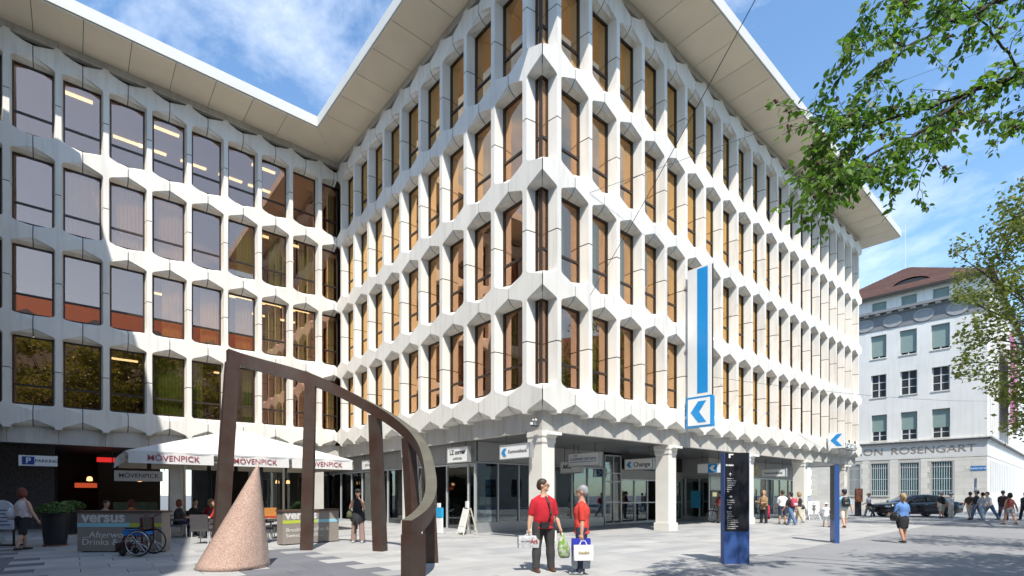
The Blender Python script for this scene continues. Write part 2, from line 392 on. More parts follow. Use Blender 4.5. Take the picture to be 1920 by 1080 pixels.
y8 = nM*W
soffit([(-o2, y8+q), (ii, y8+q), (ii, ME+ii), (-o2, ME-o2)])
soffit([(-o2-.012, ME-o2), (ii-.02, ME+ii), (-LO-2*WL+q, ME+ii), (-LO-2*WL+q, ME-o2)])
for k in range(2, NL+1): soffit([(-LO-k*WL-q, ME-o2), (-LO-k*WL-q, ME+ii), (-LO-(k+1)*WL+q, ME+ii), (-LO-(k+1)*WL+q, ME-o2)])
# far end and rear walls (out of sight, they close the block)
b = MB(); b.box(NR*W-D, NR*W-.02, D+.3, 15.3, ZB, ZS); b.box(6, NR*W-.4, 15.2, 15.5, 0, ZS); b.box(XL, 6.2, ME+12, ME+12.3, ZB, ZS); b.box(XL, -10.5, ME+12, ME+12.3, 0, ZB); b.box(-5.2, 6.2, ME+12, ME+12.3, 0, ZB); b.box(XL-.3, XL, ME+D, ME+12.3, 0, ZS); b.box(6, 6.2, 15.5, ME+12, 0, ZS)
b.build('rear_wall', CONC2, bank)
# ground floor: ceiling of the arcade
CEIL = mat('arcade metal ceiling', (.20, .205, .21), .32, .6, var=.06, scale=1.5)
acm = MB().box(0, 2.32, D+.2, 6.6, ZB+.03, ZB+.10).mesh('ceiling_panel')
for i in range(14): obj('ceiling_panel', acm, CEIL, bank, (D+.22+i*2.34, 0, 0))
b = MB(); b.box(D+.2, 3, 6.6, ME+4, ZB+.03, ZB+.1); b.box(XL, D+.2, ME+D+.2, ME+9, ZB+.03, ZB+.1); b.build('arcade_ceiling', mat('dark ceiling', (.07, .07, .075), .5), bank)
# columns
COLM = mat('column stone', (.74, .71, .65), .8, var=.06, scale=1.5, fine=.05, bump=.1)
def column(x, y, s=.60):
    o = MB(); h = s/2
    o.box(-h, h, -h, h, .34, ZB-.42)
    c = o.build('column', COLM, bank, (x+h, y+h, 0))
    MB().prism([(-h-.05, -h-.05), (h+.05, -h-.05), (h+.05, h+.05), (-h-.05, h+.05)], 0, .34).build('base', COLM, c)
    k = MB(); pr = [(h+.005, ZB-.42), (h+.03, ZB-.36), (h+.03, ZB-.22), (h+.055, ZB-.17), (h+.055, ZB)]
    k.loft([[(-r, -r, z), (r, -r, z), (r, r, z), (-r, r, z)] for r, z in pr]); k.build('capital', COLM, c)
for n in range(5): column(.34+n*4.78*W*.998, .34)
column(.34, 8.6)
# ---------------------------------------------------------------- ground floor of the bank
def hitx(px, xc):                    # local y on the plane x = xc seen at photo column px
    k = (px-CX)/F; p = CW+dR*xc; return (p.x-k*p.y)/(k*dM.y-dM.x)
def hity(px, yc):                    # local x on the plane y = yc
    k = (px-CX)/F; p = CW+dM*yc; return (p.x-k*p.y)/(k*dR.y-dR.x)
def shopfront(a, b_, cuts, z0, z1, plinth=.28, m=ALU, t=.06, dark=False, rails=(), open_=()):
    """glazing from local point a to b_; cuts = distances of the mullions"""
    a = Vector((*a, 0)); v = Vector((*b_, 0))-a; L = v.length; ang = math.atan2(v.y, v.x)
    cs = [0]+[c for c in cuts if .1 < c < L-.1]+[L]; f = MB()
    f.box(0, L, -.05, .05, z1-t, z1)
    if plinth: f.box(0, L, -.045, .045, 0, plinth)
    for c in cs: f.box(c-t/2, c+t/2, -.055, .055, plinth, z1-t)
    for r in rails: f.box(t/2, L-t/2, -.04, .04, r-.03, r+.03)
    o = f.build('shopfront', m, bank, a, ang)
    for i in range(len(cs)-1):
        if i in open_: continue
        MB().box(cs[i]+t/2, cs[i+1]-t/2, -.006, .006, plinth+.002, z1-t-.002).build('glass_pane', SGLASS, o)
    return o
XM, YR = .83, 4.41
# courtyard side: grey cladding above, glass doors and windows below
ym = [YR]+[hitx(p, XM) for p in (879, 839, 811, 800, 772, 728, 716, 700, 680, 660, 640)]
shopfront((XM, YR), (XM, ME+4.5), [y-YR for y in ym[1:]], 0, 2.80, .12, ALUL, open_=(2,))
for i in range(8):
    MB().box(XM-.03, XM+.05, YR+i*2.0+.01, YR+(i+1)*2.0-.01, 2.82, ZB+.02).build('cladding_panel', GPANEL, bank)
MB().box(XM-.02, XM+.04, ym[2]+.06, ym[3]-.06, .02, 2.7).build('door_leaf', BLACK, bank, (.9, -.2, 0))
# long front: shop corner
xr_ = [hity(p, YR) for p in (933, 972, 1005, 1040, 1071, 1101, 1131)]
shopfront((XM, YR), (xr_[-1], YR), [x-XM for x in xr_[:-1]], 0, 2.85, .42, ALU)
for i in range(5):
    x0 = XM+.1+i*(xr_[-1]-XM-.1)/5; x1 = XM+.1+(i+1)*(xr_[-1]-XM-.1)/5
    MB().box(x0+.01, x1-.01, YR-.03, YR+.05, 2.87, ZB+.02).build('cladding_panel', GPANEL, bank)
xe = [hity(p, YR+.2) for p in (1133, 1149, 1163)]
shopfront((xe[0], YR+.2), (xe[2], YR+.2), [xe[1]-xe[0]], 0, 3.55, .1, ALU, rails=(1.15, 2.2, 2.62))
xd = [hity(p, YR+.3) for p in (1164, 1189, 1213, 1238, 1262)]
shopfront((xd[0], YR+.3), (xd[3], YR+.3), [xd[1]-xd[0], xd[2]-xd[0]], 0, 2.35, .1, ALUL, rails=(1.1,), open_=(2,))
MB().box(xd[0], 17, YR+.26, YR+.42, 2.36, 2.85).build('cladding_panel', GPANEL, bank)
MB().box(xd[0], 17, YR+.30, YR+.42, 2.86, ZB+.02).build('cladding_panel', BLACK, bank)
shopfront((xd[4], YR+.3), (16.9, YR+.3), [1, 2], 0, 2.35, .1, ALU, rails=(1.1,))
XW, YW = 17.0, 3.1
shopfront((XW, YR+.35), (XW, YW), [.25, 1.1], 0, 2.55, .25, ALU)
MB().box(XW-.03, XW+.06, YW, YR+.3, 2.57, ZB+.02).build('cladding_panel', GPANEL, bank)
x5 = [hity(p, YW) for p in (1356, 1398, 1436, 1450, 1462, 1478, 1488)]
MB().box(XW+.07, x5[0], YW, YW+.1, 0, ZB+.02).build('cladding_panel', GPANEL, bank)
shopfront((x5[0], YW+.02), (30.5, YW+.02), [x-x5[0] for x in x5[1:]]+[30.5-x5[0]-1.2], 0, 2.6, .2, ALUL)
MB().box(x5[0], 30.5, YW-.01, YW+.09, 2.62, ZB+.02).build('cladding_panel', GPANEL, bank)
MB().box(30.45, 30.55, YW+.1, 12, 0, ZB+.02).build('cladding_panel', ALUL, bank)
# shop interiors: dark rear walls, shelves, shop posters behind the glass
b = MB(); b.box(XM+.3, 30.3, 9.6, 9.8, 0, ZB); b.box(9.0, 9.1, YR+.5, 9.6, 0, ZB); b.box(16.95, 17.1, YR+.5, 9.6, 0, ZB); b.box(XM+4, XM+4.1, 9.8, ME+6, 0, ZB)
b.build('shop_wall', mat('shop wall', (.10, .095, .09), .9, var=.2, scale=1), bank)
b = MB()
for i in range(6): b.box(1.6+i*1.25, 2.5+i*1.25, 6.4+(i % 2)*.8, 6.8+(i % 2)*.8, 0, 1.1+.35*(i % 3))
b.build('display_shelf', mat('display shelf', (.30, .27, .23), .7, var=.3, scale=5), bank)
rp_ = random.Random(11)
PC = [mat('poster %d' % i, c, .5, var=.25, scale=9) for i, c in enumerate(((.55, .10, .08), (.10, .28, .5), (.6, .5, .16), (.08, .08, .09), (.62, .60, .56), (.05, .33, .55), (.25, .4, .2)))]
def poster(x0, x1, y, z0, z1, m, name='poster'):
    MB().box(x0, x1, y, y+.012, z0, z1).build(name, m, bank)
for c in range(3):
    for r in range(4):
        x = hity(903, YR)+c*.36; poster(x, x+.3, YR+.14, .75+r*.38, .75+r*.38+.31, PC[rp_.randrange(5)])
for k, (p0, p1, z0, z1, m) in enumerate(((1074, 1086, .6, 1.5, PC[3]), (1087, 1098, 1.2, 2.3, PC[4]), (1104, 1126, .6, 1.1, PC[3]), (1104, 1124, 1.25, 1.9, PC[5]), (1104, 1118, 2.0, 2.6, PC[4]), (936, 968, .5, .95, PC[3]), (945, 960, 1.4, 1.8, PC[1]))):
    poster(hity(p0, YR), hity(p1, YR), YR+.10+.02*k, z0, z1, m)
o = MB().box(XW-.10, XW-.085, YW+.45, YW+1.05, .75, 1.75).build('poster', PC[5], bank)
# cash machine in the cladding
x6 = hity(1332, YW); cm_ = MB(); cm_.box(x6, x6+1.0, YW-.05, YW-.001, .75, 1.75); a_ = cm_.build('cash_machine', mat('machine dark', (.05, .05, .055), .4), bank)
MB().box(x6+.15, x6+.65, YW-.06, YW-.051, 1.42, 1.66).build('screen', mat('machine screen', (.7, .62, .3), .3, emit=.3), a_)
MB().box(x6-.05, x6+1.1, YW-.04, YW-.002, 1.80, 2.6).build('glass_panel', mat('mint panel', (.45, .55, .52), .2), bank)
# courtyard wing: dark recessed restaurant and parking entrance
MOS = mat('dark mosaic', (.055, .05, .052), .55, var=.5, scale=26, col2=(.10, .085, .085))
def lx(px, y): return hity(px, y)
YC = ME+3.0
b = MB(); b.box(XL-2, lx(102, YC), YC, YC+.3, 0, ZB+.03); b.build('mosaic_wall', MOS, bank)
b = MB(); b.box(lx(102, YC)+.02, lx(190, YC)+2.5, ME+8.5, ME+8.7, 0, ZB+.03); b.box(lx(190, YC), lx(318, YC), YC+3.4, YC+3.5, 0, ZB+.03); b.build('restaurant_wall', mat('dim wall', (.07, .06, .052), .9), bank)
for p0, p1, yy in ((318, 344, YC-.6), (588, 607, YC-2.2), (470, 480, YC-.6)):
    MB().box(lx(p0, yy), lx(p1, yy), yy, yy+.45, 0, ZB+.03).build('pillar', CONC2, bank)
sf = shopfront((lx(480, YC), YC), (XM-.1, YC), [1.2, 2.4, 3.4], 0, 3.0, .1, BRONZE)
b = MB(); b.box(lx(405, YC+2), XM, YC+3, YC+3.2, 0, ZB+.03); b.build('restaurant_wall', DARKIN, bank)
# restaurant bar front and warm lamps
b = MB(); b.box(lx(215, YC), lx(300, YC), YC+.9, YC+1.5, 0, 1.15); b.build('bar_counter', mat('bar green', (.10, .14, .09), .6, var=.3, scale=6), bank)
WARM = mat('warm lamp', (1, .5, .2), .5, var=0, emit=1.6)
for px in (168, 322, 262, 520, 540):
    y_ = YC+(.5 if px < 460 else .8); MB().lathe([(.03, .1), (.10, .06), (.12, -.1), (.02, -.12)], 10).build('pendant_lamp', WARM, bank, (lx(px, y_), y_, 2.3))
b = MB(); b.box(lx(181, YC), lx(216, YC), YC-.2, YC-.12, 3.08, 3.3); b.build('neon_sign', mat('red neon', (.8, .03, .03), .5, var=0, emit=.5), bank)
b = MB(); b.box(lx(140, ME+7), lx(182, ME+7), ME+7, ME+7.1, 1.9, 2.15); b.build('neon_sign', mat('orange neon', (.8, .12, .04), .5, var=0, emit=.35), bank)
# ================================================================ ground: asphalt street, stone plaza
ASPH = mat('asphalt', (.255, .255, .26), .9, var=.12, scale=.5, fine=.22, bump=.25)
tag(MB().box(-500, 500, -400, 600, -.6, -.05).build('ground', mat('mortar bed', (.17, .165, .16), .95, var=.1, scale=2, fine=.1)), kind='structure')
EDGE = -5.6
b = MB(); P0 = [(-40, -60), (90, -60), (90, EDGE), (-40, EDGE)]
pts = [LW(*p)[:2] for p in ((-60, -300), (300, -300), (300, EDGE-.16), (-60, EDGE-.16))]
road = MB().prism(pts, -.049, -.004).build('road', ASPH); tag(road, kind='structure')
pts = [LW(*p)[:2] for p in ((36.5, EDGE+.05), (300, EDGE+.05), (300, 120), (36.5, 120))]
tag(MB().prism(pts, -.049, -.006).build('side_street', ASPH), kind='structure')
pv = thing('pavement', None, None); tag(pv, kind='structure')
pts = [LW(*p)[:2] for p in ((-60, EDGE-.15), (36.4, EDGE-.15), (36.4, EDGE-.005), (-60, EDGE-.005))]
MB().prism(pts, -.049, .004).build('gutter_stone', mat('gutter stone', (.33, .33, .32), .85, var=.1, fine=.1), pv)
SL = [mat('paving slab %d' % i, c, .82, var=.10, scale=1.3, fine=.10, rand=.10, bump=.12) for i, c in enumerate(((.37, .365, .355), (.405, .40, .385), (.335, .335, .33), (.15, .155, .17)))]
sx, sy = 1.25, .6; slabs = []; rs = random.Random(5)
y = EDGE; row = 0
while y < 32:
    x = -34+(.5 if row % 2 else 0)*sx*rs.choice((.8, 1, 1.2))
    while x < 36:
        slabs.append((x, y)); x += sx
    y += sy; row += 1
def vis(x, y):
    p = LW(x+sx/2, y+sy/2); 
    if p.y < 3: return 0
    px = CX+F*p.x/p.y; py = HOR+F*EYE/p.y
    return (1/p.y**3) if -60 < px < 1980 and py < 1110 else 0
slabs.sort(key=lambda s: -vis(*s))
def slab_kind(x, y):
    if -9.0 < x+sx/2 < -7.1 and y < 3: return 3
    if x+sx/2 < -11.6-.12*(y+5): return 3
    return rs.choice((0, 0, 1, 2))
sm = []
for i in range(4):
    b = MB(); e = .006; h = .012
    r0 = [(e, e, -.049), (sx-e, e, -.049), (sx-e, sy-e, -.049), (e, sy-e, -.049)]; r1 = [(a, c, -.006) for a, c, _ in r0]
    r2 = [(e+h, e+h, 0), (sx-e-h, e+h, 0), (sx-e-h, sy-e-h, 0), (e+h, sy-e-h, 0)]
    b.loft([r0, r1, r2]); m = b.mesh('paving_slab'); m.materials.append(SL[i]); sm.append(m)
far = [MB() for _ in range(4)]
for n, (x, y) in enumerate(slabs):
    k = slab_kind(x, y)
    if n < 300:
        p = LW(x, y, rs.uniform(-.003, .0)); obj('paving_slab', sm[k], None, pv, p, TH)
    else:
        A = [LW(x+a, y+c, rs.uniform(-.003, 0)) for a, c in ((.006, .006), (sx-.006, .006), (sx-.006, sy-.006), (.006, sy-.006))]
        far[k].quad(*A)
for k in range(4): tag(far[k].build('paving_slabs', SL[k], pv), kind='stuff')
# ================================================================ white corner building across the street
K = Vector((45.7, 45.0, 0)); dF = Vector((-.6615, .75, 0)).normalized(); dS = Vector((.775, .632, 0)).normalized(); nF = Vector((-.75, -.6615, 0)).normalized()
mus = thing('corner_building', 'white plastered corner building with brown hipped roof and stone ground floor across the street', 'building', K)
mus.rotation_euler = (0, 0, math.atan2(dF.y, dF.x))       # local x runs leftwards along its front, y points into the street? (checked below)
MI = mus.rotation_euler.to_matrix().inverted()
def fp(px, py):                      # s along the front and height, from a photo pixel
    k = (px-CX)/F; s = (K.x-k*K.y)/(k*dF.y-dF.x); Y = K.y+dF.y*s; return s, EYE+(HOR-py)/F*Y
def fs(px, py):
    k = (px-CX)/F; s = (K.x-k*K.y)/(k*dS.y-dS.x); Y = K.y+dS.y*s; return s, EYE+(HOR-py)/F*Y
def ML(s, out, z): return MI @ (dF*s+nF*out)+Vector((0, 0, z))      # front: s leftwards, out towards us
nS = Vector((dS.y, -dS.x, 0))
def MS(s, out, z): return MI @ (dS*s+nS*out)+Vector((0, 0, z))
def slab(fn, s0, s1, o0, o1, z0, z1, name, m, parent=mus, mb=None):
    b = mb or MB(); n = len(b.v)
    b.v += [tuple(fn(s, o, z)) for z in (z0, z1) for o in (o0, o1) for s in (s0, s1)]
    for f in ((0, 2, 3, 1), (4, 5, 7, 6), (0, 1, 5, 4), (2, 6, 7, 3), (0, 4, 6, 2), (1, 3, 7, 5)): b.f.append(tuple(n+i for i in f)); b.m.append(0)
    if mb is None: return b.build(name, m, parent)
PLAST = mat('white plaster', (.66, .645, .61), .9, var=.06, scale=.6, fine=.03, streak=.10)
ASHL = mat('pale ashlar', (.60, .575, .52), .88, var=.09, scale=.8, fine=.06, rand=.07)
FRZ = mat('grey frieze', (.20, .20, .205), .85, var=.15, scale=2.5)
SHUT = mat('green roller shutter', (.20, .27, .25), .7, var=.06, scale=4)
TEAL = mat('teal window glass', (.05, .17, .18), .15, var=.2, scale=3)
WDARK = mat('dark window glass', (.035, .04, .045), .1, var=.2, scale=3)
WFR = mat('window joinery', (.55, .56, .55), .6)
TILE = mat('brown roof tiles', (.135, .065, .05), .85, var=.25, scale=3, fine=.15, rand=.15)
LEN = 13.; zc = fp(1851, 821)[1]; zl = fp(1851, 853.5)[1]; ze = fp(1838, 513)[1]; zf0 = fp(1793, 592)[1]; zf1 = fp(1813, 549)[1]
rows = []   # (s0, s1, z0, z1, kind)
def wr(px0, px1, py0, py1, kind):
    s0, _ = fp(px1, py0); s1, _ = fp(px0, py0); sm_ = (px0+px1)/2; rows.append((s0, s1, fp(sm_, py1)[1], fp(sm_, py0)[1], kind))
for a in ((1635, 1662, 567, 585), (1690, 1719, 553, 573), (1749, 1780, 539, 560)): wr(*a, 'shut')
for a in ((1633, 1662, 629, 672), (1687, 1719, 618, 664), (1746, 1781, 607, 654)): wr(*a, 'shut')
for a in ((1633, 1662, 703, 745), (1688, 1720, 695, 739), (1747, 1781, 687, 732)): wr(*a, 'case')
for a in ((1634, 1663, 778, 826.5), (1689, 1720, 772, 823.5), (1747.5, 1781.5, 766, 820)): wr(*a, 'half')
for a in ((1633, 1665, 869, 929), (1687, 1723, 867.5, 929), (1746, 1786, 865.5, 929), (1592, 1612, 871, 929)): wr(*a, 'bars')
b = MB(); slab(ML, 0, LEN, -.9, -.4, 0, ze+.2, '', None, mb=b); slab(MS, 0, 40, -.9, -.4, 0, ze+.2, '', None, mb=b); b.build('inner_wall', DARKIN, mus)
def pierce(fn, L, ops, z0, z1, m, name, out=0., th=.38):
    """wall strip between z0 and z1 with rectangular openings"""
    b = MB(); zs = sorted({z0, z1, *[min(max(z, z0), z1) for o in ops for z in o[2:4]]}); ss = sorted({0, L, *[s for o in ops for s in o[:2]]})
    for i in range(len(zs)-1):
        run = None
        for j in range(len(ss)):
            inside = j == len(ss)-1 or any(o[0] <= (ss[j]+ss[j+1])/2 <= o[1] and o[2] <= (zs[i]+zs[i+1])/2 <= o[3] for o in ops)
            if not inside and run is None: run = ss[j]
            if inside and run is not None: slab(fn, run, ss[j], out-th, out, zs[i], zs[i+1], '', None, mb=b); run = None
    return b.build(name, m, mus)
fr = [r for r in rows]
pierce(ML, LEN, [r for r in fr if r[4] != 'bars'], zc, ze+.25, PLAST, 'front_wall')
# stone ground floor: coursed ashlar blocks on a backing wall
bars = [r for r in fr if r[4] == 'bars']
pierce(ML, LEN, bars, .0, zc, mat('ashlar joint', (.42, .40, .36), .9), 'stone_base', -.012)
rb = random.Random(2); zz = .5; hh = .52; row = 0
slab(ML, 0, 14, -.05, .06, .0, .49, 'plinth', ASHL)
while zz < zl-.2:
    h2 = min(hh, zl-.06-zz); s = -(.5 if row % 2 else 0)
    while s < 13.5:
        e0, e1 = max(s, 0), min(s+1.5, 13.6)
        segs = [(e0, e1)]
        for o in bars:
            if zz+h2 > o[2]-.1 and zz < o[3]+.05:
                ns = []
                for a, c in segs:
                    if c <= o[0]-.12 or a >= o[1]+.12: ns.append((a, c))
                    else:
                        if a < o[0]-.2: ns.append((a, o[0]-.12))
                        if c > o[1]+.2: ns.append((o[1]+.12, c))
                segs = ns
        for a, c in segs:
            if c-a > .15: slab(ML, a+.006, c-.006, -.02, .006+rb.uniform(0, .004), zz+.006, zz+h2-.006, 'ashlar_block', ASHL)
        s += 1.5
    zz += hh; row += 1
slab(ML, -.02, LEN, -.1, .03, zl-.05, zl+.05, 'string_course', ASHL); slab(MS, -.02, 40, -.1, .03, zl-.05, zl+.05, 'string_course', ASHL)
slab(ML, -.005, LEN, -.1, .012, zl+.06, zc-.22, 'lettering_band', mat('band stone', (.56, .55, .53), .9, var=.06))
for k, (o, a, c) in enumerate(((.10, zc-.22, zc-.08), (.22, zc-.08, zc+.06), (.34, zc+.06, zc+.16))):
    slab(ML, -o, LEN, -.1, o, a, c, 'cornice', FRZ if k == 1 else CONC2); slab(MS, -o, 40, -.1, o, a, c, 'cornice', FRZ if k == 1 else CONC2)
M_ = frame(ML(0, 0, 0), MI @ -dF, (0, 0, 1))
sr, zt = fp(1831, 848); 
BLM = mat('bronze letters', (.24, .19, .14), .6)
text('lettering', 'ROSENGART', .92, BLM, mus, frame(ML(sr, .02, (zl+zc)/2-.04), MI @ -dF, (0, 0, 1)), .02, -.006, 'RIGHT', 1.14)
s9, _ = fp(1657, 848); text('lettering', 'COLLECTION', .92, BLM, mus, frame(ML(s9, .02, (zl+zc)/2-.04), MI @ -dF, (0, 0, 1)), .02, -.006, 'RIGHT', 1.14)
for s0, s1, z0, z1, kind in rows:
    w = thing('window', None, None); w.parent = mus; w.location = ML((s0+s1)/2, 0, z0)
    def wl(a, c, o0, o1, u0, u1, n, m, par=None):
        bb = MB(); base = Vector(w.location); nn = len(bb.v)
        bb.v += [tuple(ML(s, o, z)-base) for z in (u0, u1) for o in (o0, o1) for s in (a, c)]
        for f in ((0, 2, 3, 1), (4, 5, 7, 6), (0, 1, 5, 4), (2, 6, 7, 3), (0, 4, 6, 2), (1, 3, 7, 5)): bb.f.append(tuple(nn+i for i in f)); bb.m.append(0)
        return bb.build(n, m, w)
    wl(s0, s1, -.34, -.30, z0, z1, 'glass_pane', TEAL if kind == 'bars' else WDARK)
    wl(s0-.06, s1+.06, -.1, .07, z0-.10, z0, 'sill', ASHL)
    if kind in ('shut', 'half'): wl(s0+.03, s1-.03, -.26, -.22, z0+(z1-z0)*(.36 if kind == 'half' else .10), z1, 'shutter', SHUT)
    if kind != 'bars':
        for a in (s0, s1-.09): wl(a, a+.09, -.29, -.23, z0, z1, 'joinery', WFR)
        wl((s0+s1)/2-.05, (s0+s1)/2+.05, -.30, -.25, z0, z1 if kind == 'case' else z0+(z1-z0)*.36, 'joinery', WFR)
        for q in ((.33, .66) if kind == 'case' else (.2,)): wl(s0+.09, s1-.09, -.295, -.26, z0+(z1-z0)*q-.03, z0+(z1-z0)*q+.03, 'joinery', WFR)
    else:
        n = 8
        for i in range(n+1): a = s0+.05+(s1-s0-.1)*i/n; wl(a-.018, a+.018, -.12, -.085, z0, z1, 'bar', WFR)
        for q in (.15, .5, .85): wl(s0, s1, -.084, -.07, z0+(z1-z0)*q-.02, z0+(z1-z0)*q+.02, 'bar', WFR)
# frieze with medallions and dentils
slab(ML, -.1, LEN, -.1, .06, zf0, zf1-.55, 'frieze', FRZ); slab(ML, -.2, LEN, -.1, .55, zf1-.30, zf1-.05, 'frieze_cornice', FRZ)
slab(ML, -.12, LEN, -.1, .20, zf1-.55, zf1-.44, 'frieze_cornice', FRZ)
for i in range(16): slab(ML, .3+i*.9, .7+i*.9, .205, .42, zf1-.44, zf1-.305, 'dentil', CONC2)
for i in range(4):
    sM = fp((1732, 1674, 1622, 1795)[i], 600)[0]; zm = (zf0+zf1-.55)/2; bm_ = MB(); 
    for r0, r1, o in ((0.0, .40, .075), (.40, .62, .11)):
        for k in range(16):
            a0, a1 = 2*math.pi*k/16, 2*math.pi*(k+1)/16
            bm_.quad(*[ML(sM+r*1.25*math.cos(a), o, zm+r*math.sin(a)) for r, a in ((r0+.01, a0), (r1, a0), (r1, a1), (r0+.01, a1))])
    bm_.build('medallion', mat('medallion stone', (.30, .30, .30), .85), mus)
# side front with slim windows
ops = []
for r, (z0, z1) in enumerate(((1.6, 4.6), (zc+1.0, zc+3.3), (zc+4.4, zc+6.8), (zc+8, zc+10.4), (zc+12, ze-.8))):
    for c in range(14):
        for d_ in (0,): s = 2.2+c*1.6; ops.append((s, s+.6, z0, z1))
pierce(MS, 40, ops, 0, ze+.25, PLAST, 'side_wall')
for s0, s1, z0, z1 in ops: slab(MS, s0, s1, -.3, -.26, z0, z1, 'window', TEAL)
for c in range(15): slab(MS, 1.55+c*1.6, 1.85+c*1.6, .0, .10, zc+.5, ze-.3, 'pilaster', PLAST)
# hipped roof, ridge tiles, dormer eye, skylight
ap = fp(1690, 500); ridge = 4.5
e_ = .5
A = ML(-e_, e_, ze); A = MI @ (nF*e_+nS*e_)+Vector((0, 0, ze)); B_ = ML(LEN, e_, ze)
C_ = MS(40, e_, ze); B2 = MI @ (dF*LEN+dS*40)+Vector((0, 0, ze))
R1 = MI @ (dF*6.5+dS*6.0)+Vector((0, 0, ze+4.3)); R2 = R1; R3 = MI @ (dF*6.5+dS*40)+Vector((0, 0, ze+4.3))
rb_ = MB(); rb_.poly([A, R1, B_]); rb_.quad(A, C_, R3, R1); rb_.quad(B_, R1, R3, B2)
rb_.quad(A+Vector((0, 0, -.18)), B_+Vector((0, 0, -.18)), B_, A); rb_.quad(A+Vector((0, 0, -.18)), A, C_, C_+Vector((0, 0, -.18)))
roof2 = rb_.build('roof', TILE, mus)
for i in range(26):                                   # tile courses on the front slope, each a thin lapped step
    t0 = i/26; t1 = t0+1/26+.004; up = (R1-A).cross(B_-A).normalized(); up = up if up.z > 0 else -up
    if t1 > 1: break
    a0, a1 = A.lerp(R1, t0), A.lerp(R1, t1); b0, b1 = B_.lerp(R2, t0), B_.lerp(R2, t1)
    m_ = MB(); m_.quad(a0+up*.06, a1+up*.02, b1+up*.02, b0+up*.06); m_.quad(a0, a0+up*.06, b0+up*.06, b0); m_.build('tile_course', TILE, roof2)
slab(ML, -.5, LEN, .45, .62, ze-.2, ze-.02, 'gutter', BRONZE)
ds_, dz_ = fp(1705, 532); eye = MB(); n = 14
for k in range(n):
    a0, a1 = math.pi*k/n, math.pi*(k+1)/n
    eye.quad(*[ML(ds_+1.5*math.cos(a), o, ze+.75+.75*math.sin(a)*(1 if o > -1.5 else 0.95)) for a, o in ((a0, -.9), (a1, -.9), (a1, -3.2), (a0, -3.2))])
eye.poly([ML(ds_+1.4*math.cos(math.pi*k/n), -.95, ze+.7+.65*math.sin(math.pi*k/n)) for k in range(n+1)], 1)
eye.build('eyebrow_dormer', [TILE, BLACK], roof2)
an = at(1697, 500, 58)
tag(MB().tube([(an.x, an.y, ze+2), (an.x, an.y, EYE+(HOR-421)/F*58)], [.05, .03], 6).build('roof_antenna', ALUL), 'thin white antenna mast on the brown roof', 'antenna')
# banners on the side front
MAG = mat('magenta cloth', (.36, .09, .20), .85, var=.06)
for k, (px, p0, p1) in enumerate(((1879, 640, 805), (1935, 700, 830))):
    s, _ = fs(px-9, 760); s2, _ = fs(px+10, 760); z0 = fs(px, p1)[1]; z1 = fs(px, p0)[1]
    bn = thing('banner', ('magenta banner with white vertical lettering on the white side front' if k == 0 else 'magenta banner cut off by the right picture edge'), 'banner', K); bn.rotation_euler = mus.rotation_euler
    c_ = MB(); n = 10
    def bp_(i, z): return MS(s+(s2-s)*i/n, .85+.05*math.sin(i*1.1), z)
    for i in range(n): c_.quad(bp_(i, z0), bp_(i+1, z0), bp_(i+1, z1), bp_(i, z1))
    c_.build('cloth', MAG, bn); b_ = MB(); b_.tube([MS(s, .85, z1+.02), MS(s2, .85, z1+.02)], .03, 6); b_.tube([MS((s+s2)/2, 0, z1+.04), MS((s+s2)/2, .9, z1+.04)], .025, 6); b_.build('rod', BLACK, bn)
    if k == 0:
        up = Vector((0, 0, 1)); text('lettering', 'ROSENGART', 1.15, SIGNW, bn, frame(MS((s+s2)/2, .95, z0+.3+(z1-z0)/2), up, MI @ -dS), .004, .0, 'CENTER')
# blue street name plate
sp = thing('street_name_plate', 'blue street name plate on the pale stone corner', 'sign', K); sp.rotation_euler = mus.rotation_euler
s0, z0 = fp(1849, 881.5); s1, z1 = fp(1820, 874)
slab(ML, s0, s1, .015, .04, z0, z1, 'plate', mat('plate blue', (.03, .16, .42), .4), sp)
text('lettering', 'Theaterstrasse', .26, SIGNW, sp, frame(ML((s0+s1)/2, .042, (z0+z1)/2), MI @ -dF, (0, 0, 1)), .003)
# ================================================================ neighbours out of frame: they shade the courtyard and stand in the reflections
nb = thing('neighbour_building', 'plain pale block standing beside the shaded left edge of the courtyard', 'building', (0, 0, 0))
e0 = Vector((-16.1, 17.0, 0)); hd = Vector((.477, -.879, 0)).normalized(); e1 = e0+hd*25.; lf = Vector((-hd.y, hd.x, 0))*-1
lf = lf if lf.x < 0 else -lf
prs = [e0, e1, e1+lf*14, e0+lf*14]
MB().prism([(p.x, p.y) for p in prs], 0, 22).build('wall', mat('neighbour plaster', (.55, .52, .47), .9, var=.08, scale=.5), nb)
for r in range(5):
    for c in range(9):
        p = e0+hd*(2+c*2.6); q = MB(); n_ = -lf
        q.prism([(0, 0), (1.2, 0), (1.2, 1.8), (0, 1.8)], .0, .05, 0, lambda a, t, p=p, r=r: (p+hd*a[0]+n_*(t+.01)+Vector((0, 0, 4+r*3.5+a[1]))))
        q.build('window', WDARK, nb)
hb = thing('town_house', 'ochre house with red tiled roof standing behind the camera', 'building', (17, -12, 0), math.atan2(dR.y, dR.x))
MB().box(-26, 26, -10, 0, 0, 20).build('wall', mat('ochre plaster', (.52, .42, .30), .9, var=.08, scale=.5), hb)
MB().prism([(-10.8, 20), (.8, 20), (.8, 20.3), (-5, 25), (-10.8, 20.3)], -27, 27, 0, lambda p, t: (t, p[0], p[1])).build('roof', mat('red roof tiles', (.36, .10, .045), .85, var=.25, scale=4), hb)
for r in range(4):
    for c in range(16): MB().box(-24.4+c*3.1, -23.2+c*3.1, .01, .07, 3.6+r*3.4, 5.5+r*3.4).build('window', WDARK, hb)
